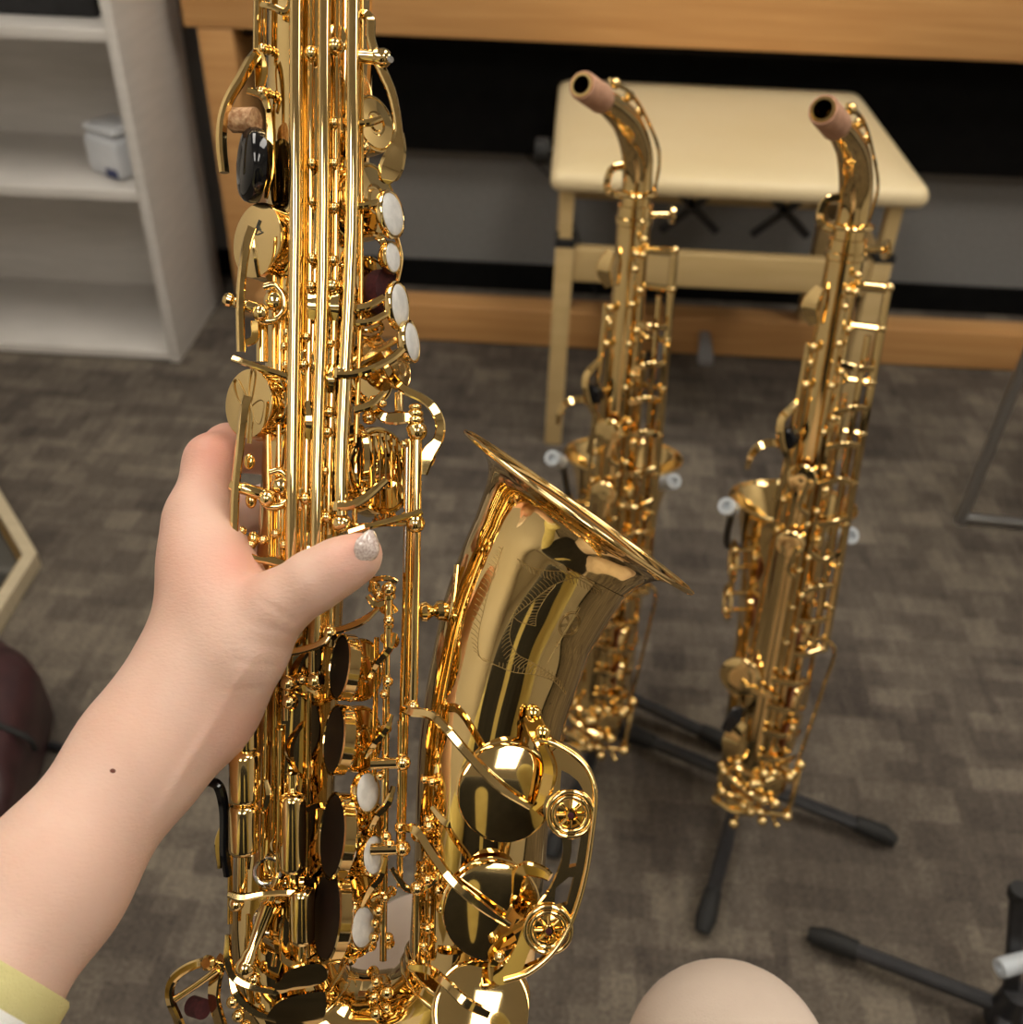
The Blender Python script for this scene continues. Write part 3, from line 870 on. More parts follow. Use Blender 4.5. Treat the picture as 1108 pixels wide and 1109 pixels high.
def cup(px, py, dz, r, n, th=18, flat=False, pad=None, name='key_cup', m_=None, domed=False):
    R_ = S(r, dz); T = S(th, dz); n = V(n).normalized(); c = P(px, py, dz)
    if flat: pr = [(0, 0), (R_ * .93, 0), (R_ * .985, -R_ * .02), (R_, -R_ * .06), (R_, -T * .8), (R_ * 1.03, -T * .85), (R_ * 1.03, -T), (0, -T)]
    elif domed: pr = [(0, R_ * .16), (R_ * .3, R_ * .15), (R_ * .6, R_ * .11), (R_ * .82, R_ * .05), (R_ * .88, R_ * .0), (R_ * .94, R_ * .03), (R_, -R_ * .03), (R_, -T), (0, -T)]
    else: pr = [(0, R_ * .10), (R_ * .25, R_ * .10), (R_ * .3, R_ * .03), (R_ * .36, R_ * .03), (R_ * .42, R_ * .08), (R_ * .84, R_ * .04), (R_ * .88, -R_ * .02), (R_ * .92, R_ * .03), (R_ * .97, R_ * .02), (R_, -R_ * .05), (R_, -T), (0, -T)]
    o = G().lathe(pr, c, n, 48).put(name, m_, ang=30)
    if pad is not None:
        G().lathe([(0, -T * 1.01), (R_ * .93, -T * 1.01), (R_ * .95, -T * 1.12), (R_ * .90, -T * 1.3), (0, -T * 1.3)], c, n, 40).put('pad', pad, None).parent = o
    return o
def padface(px, py, dz, r, n, th=14, rim=3.5):
    """cup seen from its pad side: dark pad face toward n, cup body behind it"""
    R_ = S(r, dz); T = S(th, dz); c = P(px, py, dz); n = V(n).normalized()
    o = G().lathe([(0, -T * 1.25), (R_ * .5, -T * 1.2), (R_ * .9, -T), (R_, -T * .75), (R_, 0), (R_ * .95, S(1.2)), (R_ * .93, -S(1.5)), (0, -S(1.6))], c, n, 48).put('key_cup', ang=30)
    G().lathe([(0, 0), (R_ * .88, S(.6)), (R_ * .92, -S(1)), (0, -S(1.2))], c, n, 40).put('pad', PAD).parent = o
    return o
def pearl(px, py, dz, r, n=(1, -.42, .05), sy=1.0):
    R_ = S(r, dz); n = V(n).normalized(); c = P(px, py, dz)
    o = G().lathe([(0, -S(1)), (R_ * .90, -S(1)), (R_ * .93, S(1.2)), (R_, S(1.0)), (R_ * 1.04, -S(2)), (R_ * 1.0, -S(6)), (R_ * .72, -S(9)), (R_ * .66, -S(11)), (0, -S(11))], c, n, 40).put('pearl_holder')
    G().lathe([(0, S(2.6)), (R_ * .5, S(2.3)), (R_ * .82, S(1.5)), (R_ * .885, S(.2)), (R_ * .885, -S(.8)), (0, -S(.8))], c, n, 36).put('pearl_touch', PEARL).parent = o
    return o

# body tube and bow
bp = [(350, -260, 0, 50), (348, -120, 0, 54), (347, 0, 0, 56), (346, 120, 0, 56), (342, 250, 0, 52), (337, 380, 0, 48), (331, 520, 0, 47), (323, 660, 0, 48), (315, 800, 0, 49), (308, 930, 0, 52), (306, 1015, .2, 56), (322, 1084, .4, 62), (374, 1122, .6, 68), (446, 1120, .6, 70), (491, 1082, .5, 69), (512, 1030, .3, 69.5), (519, 944, .1, 71), (526, 832, 0, 74), (535, 773, 0, 79)]
pts = smooth_path([P(*q[:3]) for q in bp], 6); rs = smooth_vals([S(q[3], q[2]) for q in bp], 6)
def with_axis(pts, rs):
    return [(pts[i], pts[min(i + 1, len(pts) - 1)] - pts[max(i - 1, 0)], rs[i]) for i in range(len(pts))]
itm = with_axis(pts, rs)
kb = 6 * 11; ke = 6 * 14 + 3
G().loft(itm[:kb + 1], (0, 1, 0), 72, (True, True)).put('body_tube')
G().loft(itm[kb:ke + 1], (0, 1, 0), 72, (True, True)).put('bow')
for i_, k in enumerate((kb, ke)):
    c, a, r = itm[k]
    g = G(); a = a.normalized()
    for s_ in (-7, 7): g.torus(c + a * S(s_), a, r + S(1.2), S(2.6), 64, 10)
    g.lathe([(r * .9, -S(8)), (r + S(1.6), -S(8)), (r + S(1.6), S(8)), (r * .9, S(8))], c, a, 64)
    g.put('bow_band')
g = G(); ct_, cb2 = P(350, -262, 0), P(349, -225, 0)
for r_, h_ in ((0, 0),): g.lathe([(S(50), 0), (S(58), 0), (S(59), S(3)), (S(57), S(5)), (S(56), S(30)), (S(60), S(32)), (S(60), S(37)), (S(54), S(38))], ct_, cb2 - ct_, 48, False)
g.put('receiver_collar')
G().tube([P(350, -240, 0), P(350, -330, .0), P(351, -420, .0)], [S(46), S(45), S(43)], 40, sm=4).put('neck')
for x_ in (326, 352, 384): post(x_, -150, -3.0, 11, (x_, -150, -1.8))
# bell
ln = Vector((.5785, -.075, .8155)).normalized()     # axis at the mouth: right, slightly to the viewer, up
mouth = P(626, 554, -.1)
bl = [(q[0], q[1], q[2]) for q in with_axis(smooth_path([P(512, 1030, .3), P(519, 944, .1), P(526, 832, 0), P(536, 770, 0), P(548, 722, 0), P(561, 676, 0), P(578, 637, 0), P(596, 603, 0)], 6), smooth_vals([S(x) for x in (69.5, 71, 74, 77.5, 81, 84.5, 88.5, 92)], 6))]
for s_, r_ in ((48, 93.5), (40, 96), (32, 98.6), (25, 101.8), (19, 105.3), (14, 109.2), (10, 114), (7, 120), (4.8, 127), (3, 134.5), (1.6, 141), (.6, 146), (0.2, 148)):
    bl.append((mouth - ln * S(s_), ln, S(r_)))
inner = [(c + a.normalized() * S(.8) * 0, a, r) for c, a, r in []]
for s_, r_ in ((-.8, 147.5), (-.3, 145), (1.0, 139), (2.8, 132), (5, 124.5), (8, 117), (12, 110.5), (17, 105), (24, 100), (34, 95.5), (48, 91.5)):
    inner.append((mouth - ln * S(s_), ln, S(r_)))
inner += [(c, a, r - S(2)) for c, a, r in bl[5:42][::-1]]
G().loft(bl + inner, (0, 1, 0), 128, (True, True)).put('bell', ang=60)
G().torus(mouth + ln * S(.4), ln, S(148), S(3.0), 128, 12).put('bell_rim')
belltree = None
_g = G().loft(bl, (0, 1, 0), 128)
belltree = BVHTree.FromPolygons([Vector(v) for v in _g.v], _g.f)
def onbell(px, py):
    d = P(px, py, 0).normalized()
    loc, nrm, i_, dist = belltree.ray_cast(Vector((0, 0, 0)), d)
    return loc
# engraving, cut as fine lines on the bell skin
eg = G()
def etch(pts, r=.8, sm=4, thick=None):
    if sm and len(pts) > 2:
        pts = [(q.x, q.y) for q in smooth_path([(a, b, 0) for a, b in pts], sm)]
    out = [onbell(*q) for q in pts]
    out = [o_ for o_ in out if o_ is not None]
    if len(out) > 1:
        eg.tube([o_ - Vector((0, S(.12), 0)) for o_ in out], S(r * .62), 6)
def hatch(path, vec, every=3.0, r=.5, taper=True):
    sp = smooth_path([(a, b, 0) for a, b in path], 10)
    acc_ = 0; last = sp[0]; L_ = sum((sp[i + 1] - sp[i]).length for i in range(len(sp) - 1)); s_ = 0
    for q in sp[1:]:
        s_ += (q - last).length; acc_ += (q - last).length; last = q
        if acc_ >= every:
            acc_ = 0; t = math.sin(math.pi * min(s_ / L_, 1)) if taper else 1
            vx, vy = vec(s_ / L_)
            e_ = .35 + .65 * t
            etch([(q.x, q.y), (q.x + vx * e_ * .5 - vy * .06, q.y + vy * e_ * .5 + vx * .06), (q.x + vx * e_, q.y + vy * e_)], r, 0)
sw1 = [(560, 605), (574, 614), (592, 618), (612, 620), (632, 630), (650, 641)]
sw2 = [(556, 668), (572, 655), (590, 641), (608, 630), (630, 626), (652, 640)]
sw3 = [(556, 668), (552, 690), (560, 708), (574, 716), (590, 726), (604, 735)]
sw4 = [(536, 720), (556, 728), (580, 731), (600, 738), (612, 752)]
sw5 = [(556, 668), (564, 674), (580, 678)]; sw6 = [(580, 678), (582, 664), (592, 646), (602, 634)]
sw7 = [(545, 592), (540, 606), (532, 630), (524, 660), (518, 690), (520, 712), (536, 720)]
for s_ in (sw1, sw2, sw3, sw4, sw5, sw6, sw7): etch(s_, .6)
hatch(sw2, lambda t: (-9, -9), 2.6); hatch(sw3, lambda t: (-11, 9), 2.6); hatch(sw1, lambda t: (2, 10), 3); hatch(sw6, lambda t: (-13, 2), 2.4); hatch(sw7, lambda t: (-9, -9), 3.6); hatch(sw4, lambda t: (2, -10), 2.8)
# emblem: ring holding three crossed forks, on a long fork stem
ex, ey, er = 617.0, 676.0, 14.5
ux, uy = .50, -.866
def E_(a, b): return (ex + ux * a - uy * b * .72, ey + uy * a + ux * b * .72)
for rr_ in (er, er - 2.2):
    etch([E_(rr_ * math.cos(t * math.pi / 16), rr_ * math.sin(t * math.pi / 16)) for t in range(33)], .8, 0)
for k in range(3):
    t0 = math.radians(60 * k)
    for off_ in (-1.2, 0, 1.2):
        c_, s_ = math.cos(t0), math.sin(t0)
        etch([E_(-13 * c_ - off_ * s_, -13 * s_ + off_ * c_), E_(13 * c_ - off_ * s_, 13 * s_ + off_ * c_)], .7, 0)
for off_ in (-2.0, 2.0):
    etch([E_(10, off_), E_(21, off_ * .6)], .7, 0)
etch([E_(-11, 0), E_(-34, 0)], .9, 0); etch([E_(-24, -3.5), E_(-24, 3.5)], .8, 0); etch([E_(-34, 0), E_(-48, 0)], .7, 0)
etch([E_(-29, -2.5), E_(-29, 2.5)], .7, 0)
eg.put('engraving', ETCH)

# ---- three long rods and their slim partners in front of the tube
rod([(326, -150, -3.0), (321, 0, -3.0), (320, 250, -3.0), (317, 500, -3.0), (316, 640, -2.9)], 14.5, sm=3)
rod([(352, -150), (351, 60), (350, 300), (344, 500), (342, 700)], 14.5, -3.0, sm=3)
rod([(384, -150), (382, 60), (381, 250), (371, 470), (369.5, 548)], 15, -3.05, sm=3)
rod([(366, -150), (365, 60), (363, 300), (357, 500), (354, 640)], 8, -2.5, sm=3)
rod([(338, -150), (337, 60), (336, 300), (332, 500), (330, 640)], 7, -2.5, sm=3)
rod([(282, -150, -1.6), (279, 0, -1.6), (278, 62, -1.6)], 9, sm=0)
rod([(288, -150, -1.4), (286, 50, -1.4)], 6)
rod([(392, -150, -2.4), (391, 330, -2.4), (386, 470, -2.4)], 5.5, m_=GOLD2, sm=0)
for (x, y, r) in ((362, 133, 6), (362, 177, 6), (362, 225, 6), (338, 177, 6), (338, 218, 5), (338, 280, 6), (361, 282, 6), (337, 310, 6), (360, 310, 8), (332, 365, 5), (358, 372, 5), (357, 446, 6), (329, 395, 6), (355, 468, 6), (352, 510, 5), (331, 540, 7), (354, 560, 7), (337, 58, 8), (363, 50, 9)):
    post(x, y, -2.75, r, (x - (x - 345) * .2, y, -1.8))
# round wrap plates on the tube beside the rods
for (x, y, rx) in ((337, 48, 17), (363, 42, 15), (329, 540, 12), (337, 445, 10), (331, 392, 13)):
    G().lathe([(0, S(2.5)), (S(rx * .8), S(2)), (S(rx), 0), (S(rx), -S(3)), (0, -S(3))], P(x, y, -2.25), (-.15, -1, 0), 30).put('key_cup')
for (x, y, w_, h_) in ((338, 330, 12, 30), (361, 330, 13, 34), (338, 600, 14, 46), (357, 600, 12, 40), (334, 455, 9, 40), (358, 410, 10, 30)):
    G().ribbon([P(x, y - h_ / 2, -2.55), P(x + 1, y, -2.8), P(x, y + h_ / 2, -2.55)], [S(w_ * .7), S(w_), S(w_ * .7)], S(5), (0, -1, 0), 4).put('key_lever')

# ---- left side, top: lever, cork bumper and black thumb rest
bar([(278, 58, -1.9), (272, 66, -2.2), (262, 84, -2.5), (248, 108, -2.7), (241, 132, -2.7), (240, 158, -2.6), (243, 187, -2.5)], [7, 12, 12, 10, 10, 10, 9], th=11, nrm=(-.55, -.84, 0), sm=5, name='thumb_lever')
bar([(279, 52, -1.8), (283, 75, -1.7), (281, 100, -1.8)], [10, 15, 9], th=3, m_=GOLD2, sm=4)
G().lathe([(0, 0), (S(12), 0), (S(12.5), -S(1)), (S(12.5), -S(27)), (S(9), -S(31)), (0, -S(31))], P(277, 130, -2.6), (1, -.35, -.12), 28).put('cork_bumper', CORK)
G().lathe([(0, S(7)), (S(20), S(6.5)), (S(32), S(4)), (S(36.5), 0), (S(38), -S(6)), (S(37), -S(13)), (S(30), -S(16)), (0, -S(16))], P(267, 178, -2.3), (-.90, -.44, 0), 44).put('thumb_rest', BLACKP)
post(283, 100, -1.9, 7, (300, 104, -1.2)); post(285, 53, -1.7, 6, (300, 56, -1.0))
bar([(268, 98, -2.1), (284, 104, -2.0), (290, 118, -1.8)], [8, 8, 6], th=5, sm=4)
bar([(288, 98, -1.6), (292, 130, -1.6), (293, 180, -1.6), (288, 215, -1.6)], [4, 8, 8, 4], th=4, m_=GOLD2, sm=5, name='key_lever')
bar([(284, 5, -2.3), (296, 8, -2.6), (309, 13, -2.6), (315, 2, -2.4), (312, -20, -2.2)], 7, th=6, sm=5)
# cup B with engraved mark and blade arm
cup(277, 260, -2.0, 41, (-.62, -.78, .02), 24, flat=True, pad=PADB)
g = G(); n_B = Vector((-.62, -.78, .02)).normalized(); cB = P(277, 260, -2.0) + n_B * S(.25)
vB = Vector((0, 0, 1)); uB = n_B.cross(vB).normalized()
if uB.x < 0: uB = -uB
def mB(a, b): return cB + uB * S(a) + vB * S(b)
for pl in ([(-1, 6), (5, 14), (8, 19)], [(5, 14), (8, 8), (12, 6)], [(-1, 6), (4, 5), (12, 6)], [(3, 10), (8, 10)], [(-1, 6), (1, 12), (6, 20)]):
    g.tube([mB(*q) for q in pl], S(.7), 6)
g.put('maker_mark', mat('mark_grey', (.06, .06, .05), .4))
bar([(273, 246, -3.25), (268, 262, -3.3), (263, 290, -3.3), (260, 330, -3.1), (261, 381, -2.9)], [2, 5, 8, 8, 8], th=9, nrm=(-.9, -.5, 0), sm=5)
bar([(274, 250, -3.1), (276, 275, -3.0), (280, 300, -2.6)], [3, 5, 5], th=4)
# hinge post, ball and guard loop
def hinge(x, y, flip=1):
    g = G(); a = P(x, y, -2.9); b = P(x + 46, y + 14 * flip, -2.6)
    d_ = (b - a).normalized()
    g.lathe([(0, 0), (S(5), S(1)), (S(7.5), S(5)), (S(7), S(9)), (S(4.6), S(11)), (S(6.4), S(14)), (S(6.4), S(40)), (S(5), S(46)), (0, S(48))], a, d_, 18)
    g.ball(P(x + 41, y + 16 * flip, -3.0), S(8.5), 16)
    g.put('hinge_post')
    G().tube(PP([(x + 44, y - 12, -2.5), (x + 56, y - 14, -2.4), (x + 66, y - 2, -2.3), (x + 67, y + 12, -2.3), (x + 58, y + 23, -2.5), (x + 42, y + 24, -2.7), (x + 34, y + 12, -2.8)]), S(4), 10, sm=5).put('guard_loop')
    G().ball(P(x + 56, y + 2, -2.2), S(11), 16, (1, .6, 1)).put('key_lever')
hinge(241, 323); hinge(248, 524)
bar([(266, 372, -2.6), (276, 366, -2.5), (276, 348, -2.4)], 9, th=4, m_=GOLD2)
rod([(284, 336, -1.8), (284, 392, -1.8)], 13)
bar([(252, 388, -3.0), (275, 396, -3.1), (312, 408, -2.9)], [7, 7, 7], th=5, nrm=(0, -1, .4), sm=3)
for (x, y) in ((308, 375), (310, 395), (311, 360)): post(x, y, -2.3, 5)
rod([(297, 290, -1.9), (297, 440, -1.9)], 5, m_=GOLD2); rod([(304, 320, -1.9), (303, 420, -1.9)], 5)
# cup C with an etched leaf, blade arm
cup(268, 437, -2.0, 38, (-.58, -.81, .02), 24, flat=True, pad=PADB)
g = G(); nC = Vector((-.58, -.81, .02)).normalized(); cC = P(268, 437, -2.0) + nC * S(.25); uC = nC.cross(vB).normalized()
if uC.x < 0: uC = -uC
def mC(a, b): return cC + uC * S(a) + vB * S(b)
for pl in ([(2, -6), (-14, 4), (-22, 22), (-16, 26), (-4, 10), (2, -6)], [(2, -6), (8, 8), (12, 30), (6, 34), (2, 14), (2, -6)], [(2, -6), (18, 2), (26, -2), (20, -22), (8, -14), (2, -6)]):
    g.tube([mC(*q) for q in pl], S(.7), 6, sm=4)
g.put('maker_mark', ETCH)
bar([(268, 429, -3.2), (264, 448, -3.3), (259, 490, -3.2), (255, 530, -3.0), (253, 585, -2.8)], [2, 5, 8, 8, 8], th=9, nrm=(-.9, -.5, 0), sm=5)
bar([(269, 432, -3.1), (272, 450, -3.0), (270, 480, -2.8)], [3, 5, 5], th=4)
for k in range(3):
    G().ball(P(270 + k * 2, 500 + k * 42, -2.3), S(6), 14, (1, .6, 1.4)).put('key_lever', GOLD2)
bar([(244, 598, -2.9), (262, 601, -3.0), (280, 606, -3.0), (296, 608, -2.9), (310, 612, -2.8)], [9, 10, 7, 10, 8], th=6, nrm=(0, -1, .5), sm=4)
rod([(290, 450, -1.9), (292, 620, -1.9)], 6, m_=GOLD2); rod([(302, 460, -2.2), (303, 620, -2.2)], 5)
for (x, y) in ((262, 575), (272, 590), (285, 585), (299, 578), (308, 590), (268, 610), (300, 618), (306, 545)): post(x, y, -2.4, 5.5)

# ---- right side, top: palm key, cups with pearls
bar([(386, 22, -2.6), (394, 15, -2.8), (401, 22, -2.9), (402, 44, -2.9), (412, 72, -2.9), (424, 100, -2.8), (430, 128, -2.7), (432, 150, -2.6)], [6, 9, 11, 10, 11, 10, 9, 10], th=7, nrm=(.4, -1, 0), sm=6, name='palm_key')
G().ribbon(PP([(432, 143, -2.65), (431, 160, -2.7), (425, 178, -2.7), (420, 192, -2.6), (419, 199, -2.5)]), [S(11), S(18), S(25), S(21), S(8)], S(6), (.35, -1, 0), 6, .5).put('palm_key')
g = G(); a = P(378, 60, -2.8); b = P(420, 63, -3.0); d_ = (b - a).normalized(); L_ = (b - a).length
g.lathe([(S(7), 0), (S(7), L_ - S(14)), (S(8.5), L_ - S(13)), (S(9.5), L_ - S(4)), (S(8), L_), (S(5), L_ + S(3)), (0, L_ + S(3))], a, d_, 20).put('hinge_post')
G().lathe([(0, 0), (S(3.6), 0), (S(3.6), -S(2)), (0, -S(2))], P(423, 64, -3.3), (.6, -1, 0), 14).put('screw', STEEL)
bar([(388, 78, -1.0), (398, 100, -1.0), (400, 150, -1.2)], 10, th=5, sm=4, m_=GOLDB)
nr = (.80, -.60, .04)
cup(406, 134, -1.3, 31, nr, 20, pad=PADB)
bar([(383, 134, -2.9), (400, 133, -2.9), (413, 129, -2.7)], [7, 7, 6], th=7, nrm=(0, -1, .2), sm=3)
post(395, 160, -2.2, 7, (380, 160, -1.8)); 
cup(405, 217, -1.3, 41, (.86, -.50, .04), 22, pad=PAD)
bar([(383, 224, -2.9), (398, 222, -2.9), (414, 218, -2.7)], [7, 7, 6], th=7, nrm=(0, -1, .2), sm=3)
pearl(425, 232, -2.0, 25.5)
pearl(425, 279, -1.6, 17.5, (1, -.40, 0))
bar([(405, 255, -1.2), (415, 262, -1.1), (420, 280, -1.2)], [6, 9, 6], th=5)
bar([(430, 258, -.8), (434, 280, -.8), (430, 305, -.9)], [5, 6, 5], th=4, m_=GOLDB)
cup(404, 312, -1.3, 35, (.84, -.53, .04), 22, pad=PAD)
G().lathe([(0, 0), (S(24), 0), (S(24), -S(14)), (0, -S(14))], P(420, 316, -1.2), (.9, -.4, 0), 30).put('felt_washer', FELT)
bar([(382, 334, -2.9), (398, 332, -3.0), (416, 322, -2.8)], [9, 9, 8], th=6, nrm=(0, -1, .3), sm=3)
bar([(382, 350, -2.9), (402, 348, -3.0), (424, 337, -2.6)], [8, 8, 8], th=7, nrm=(0, -1, .3), sm=3)
pearl(433, 331, -2.0, 26, (1, -.30, .02))
pearl(446, 370, -2.0, 23, (1, -.28, .08))
bar([(366, 406, -3.3), (384, 405, -3.35), (404, 399, -3.3), (424, 389, -3.0), (438, 377, -2.6)], [9, 9, 9, 9, 9], th=9, nrm=(0, -1, .35), sm=5)
bar([(384, 398, -2.2), (402, 384, -2.2), (430, 368, -2.0)], [5, 7, 8], th=7, nrm=(.2, -1, .6), sm=4, m_=GOLDB)
G().lathe([(S(9), 0), (S(9.5), S(2)), (S(9.5), S(8)), (S(8.5), S(10)), (0, S(10))], P(370, 410, -3.05), (0, 0, 1), 22).put('hinge_post')
g = G()
for k in range(5):
    t = k / 5 * math.pi
    g.tube([P(398 + 14 * math.cos(t), 352 + 8 * math.sin(t), -1.6), P(400 - 6 * math.cos(t), 358, -1.9)], S(1.6), 8)
g.torus(P(400, 356, -1.8), (.2, -.6, -1), S(14), S(2), 30, 8, 1).put('guard_loop')
# lower right small cups and the big guard arm
cup(403, 405, -1.0, 34, (.80, -.60, .05), 18, pad=PAD); cup(418, 385, -1.0, 26, (.85, .4, .6), 12, flat=True, m_=GOLDB)
bar([(394, 385, -1.4), (400, 378, -1.4), (410, 372, -1.4)], [16, 18, 14], th=6, nrm=(0, -1, .5), m_=GOLDB)
bar([(384, 444, -2.9), (402, 438, -2.9), (416, 425, -2.7)], [9, 9, 6], th=6, nrm=(0, -1, .3), sm=4)
cup(434, 400, -.6, 22, (.9, -.4, .1), 8, m_=GOLDB)
bar([(419, 398, -1.9), (426, 410, -2.0), (440, 423, -2.2), (458, 432, -2.3), (470, 443, -2.3), (477, 460, -2.2), (474, 478, -2.1), (464, 492, -2.1), (459, 514, -2.1)], [10, 10, 10, 10, 11, 11, 12, 16, 8], th=6, nrm=(0, -1, .25), sm=5, name='key_guard')
for (dy, r) in ((-2, 7), (5, 8.5), (12, 9), (21, 10)):
    G().ball(P(450, 443 + dy, -2.2), S(r), 16, (1, 1, .62)).put('finial')
G().ball(P(452, 467, -2.2), S(10.5), 18).put('post')
bar([(404, 440, -2.2), (416, 452, -2.4), (432, 453, -2.4), (446, 452, -2.3)], [8, 12, 14, 11], th=7, nrm=(0, -1, .1), sm=3)
for (x, y, r) in ((398, 440, 6), (405, 434, 6), (400, 452, 8), (414, 437, 5), (392, 470, 6), (366, 447, 7), (366, 466, 8)): post(x, y, -2.0, r)
rod([(432, 446, -1.7), (432, 426, -1.5)], 10, m_=GOLDB)
rod([(452, 476, -2.2), (450, 620, -2.2), (447, 765, -2.2)], 11)
rod([(441, 480, -2.0), (440, 560, -2.0), (438, 620, -2.0)], 3.5, m_=STEEL)
rod([(444, 476, -1.6), (441, 640, -1.6), (434, 920, -1.6)], 11, m_=GOLD2)
for y in (481, 560): post(438, y, -2.0, 5)
post(462, 496, -1.4, 8, (450, 498, -1.6)); bar([(456, 503, -1.7), (466, 502, -1.5), (470, 490, -1.4)], 7, th=5)
# big ribbed cup E
o = cup(414, 510, -.9, 49, (.80, -.58, .10), 20, pad=PAD)
g = G(); nE = Vector((.80, -.58, .10)).normalized(); uE = nE.cross(Vector((0, 0, 1))).normalized()
for k in range(-4, 5):
    h_ = math.sqrt(max(0, 40 ** 2 - (k * 9) ** 2))
    g.tube([P(414, 510, -.9) + uE * S(k * 9) + nE * S(4.5) + Vector((0, 0, S(-h_))), P(414, 510, -.9) + uE * S(k * 9) + nE * S(4.5) + Vector((0, 0, S(h_)))], S(1.6), 8)
g.put('cup_ribs').parent = o
padface(382, 498, -1.2, 40, (-.9, -.45, 0), 8)
bar([(366, 548, -3.3), (379, 547, -3.3), (396, 538, -3.1), (418, 520, -2.7)], [10, 10, 10, 7], th=9, nrm=(0, -1, .3), sm=4)
G().lathe([(S(9.5), 0), (S(10), S(2)), (S(9), S(9)), (0, S(9))], P(369, 553, -3.05), (0, 0, 1), 22).put('hinge_post')
G().ball(P(370, 567, -3.0), S(11), 18, (1, 1, .9)).put('post')
G().lathe([(S(6), 0), (S(6), S(12)), (0, S(12))], P(370, 566, -3.0), (0, 0, 1), 18).put('hinge_post')
bar([(378, 577, -3.35), (400, 570, -3.3), (430, 562, -2.9), (457, 554, -2.6)], 7, th=5, nrm=(0, -1, .6), sm=3)
bar([(380, 570, -2.2), (410, 568, -2.2), (448, 567, -2.2)], 5, th=5)
G().tube([P(404 + 1.0 * k, 563 - .25 * k + 4 * math.sin(k * 1.6), -2.2 + .35 * math.cos(k * 1.6)) for k in range(26)], S(1.0), 6).put('spring', GOLD2)
G().ball(P(450, 567, -2.5), S(10), 18).put('post')
rod([(404, 590, -2.0), (402, 640, -2.0)], 5, m_=GOLD2)
rod([(386, 440, -2.0), (383, 640, -2.0)], 6, m_=GOLD2)

# ---- below the thumb: cluster of posts and levers
bar([(402, 628, -2.2), (418, 626, -2.3), (430, 630, -2.2)], 6, th=6, sm=4)
post(421, 638, -2.5, 8, (421, 660, -2.0)); post(421, 672, -2.4, 6, (421, 690, -2.0)); rod([(421, 640, -2.3), (420, 700, -2.3)], 9)
bar([(398, 645, -2.4), (408, 655, -2.4), (420, 650, -2.2)], [6, 9, 6], th=6, sm=4)
bar([(300, 707, -3.1), (318, 706, -3.2), (338, 701, -3.25), (352, 694, -3.2), (358, 684, -3.1)], [7, 8, 8, 8, 6], th=6, nrm=(0, -1, .35), sm=5)
bar([(357, 684, -3.0), (372, 681, -3.0), (392, 673, -2.9), (410, 659, -2.7)], [7, 7, 8, 4], th=5, nrm=(0, -1, .4), sm=5)
rod([(310, 700, -2.8), (310, 780, -2.8)], 8); rod([(338, 660, -2.8), (339, 745, -2.8)], 9); rod([(358, 655, -2.6), (358, 700, -2.6)], 8)
for (x, y, r) in ((357, 685, 8), (312, 740, 8.5), (341, 737, 8.5), (313, 760, 8), (327, 736, 5)): post(x, y, -3.0, r, (x, y, -2.1))
bar([(312, 738, -2.9), (341, 736, -2.9)], 6, th=6)
rod([(298, 720, -2.3), (296, 1000, -2.3)], 8, m_=GOLD2); rod([(288, 740, -2.6), (284, 930, -2.6)], 6); rod([(303, 790, -2.6), (301, 960, -2.6)], 6)
rod([(334, 750, -1.9), (332, 960, -1.9)], 7, m_=GOLD2)
# open pads: F G H I J, tone-hole collars at left, cups and pearls at right
for (x, y, r, w2, dz) in ((368, 722, 36, .42, -2.7), (362, 801, 38, .44, -2.6), (360, 905, 46, .42, -3.0), (354, 990, 50, .44, -3.1)):
    n_ = (-.90, -.44, .16)
    G().lathe([(S(r * .86), -S(22)), (S(r * .86), 0), (S(r * .92), S(1.5)), (S(r * .80), S(1.5)), (S(r * .80), -S(14)), (0, -S(14))], P(x - 20, y + 8, dz + 1.3), (.75, -.62, -.05), 44).put('tone_hole')
    padface(x, y, dz, r, n_, 15)
for (x, y, r) in ((392, 725, 34), (390, 800, 36), (392, 905, 42), (386, 990, 46)):
    cup(x + 2, y, -1.2, r, (.86, -.50, .12), 12)
for (x, y, r) in ((394, 858, 22.5), (401, 926, 22), (389, 1004, 23)):
    pearl(x + 4, y, -2.0, r, (1, -.50, .16))
for (x, y, s_) in ((414, 712, 1), (410, 800, 1), (412, 880, 1.1), (404, 960, 1.2)):
    bar([(x - 14, y + 20 * s_, -1.8), (x - 4, y + 4, -2.2), (x + 8, y - 10, -2.3), (x + 14, y - 26 * s_, -2.1)], [5, 8, 8, 5], th=5, nrm=(.3, -1, 0), sm=5)
    post(x + 6, y + 26, -2.1, 6); post(x + 2, y + 40, -2.0, 5)
rod([(419, 690, -1.8), (415, 1040, -1.8)], 8); rod([(408, 690, -1.4), (404, 900, -1.4)], 6, m_=GOLD2)
for (y) in (827, 920):
    g = G(); a = P(402, y, -2.2); b = P(436, y - 1, -2.2)
    g.lathe([(S(6), 0), (S(6), (b - a).length), (0, (b - a).length)], a, b - a, 16).ball(b, S(8.5), 16)
    g.put('hinge_post')

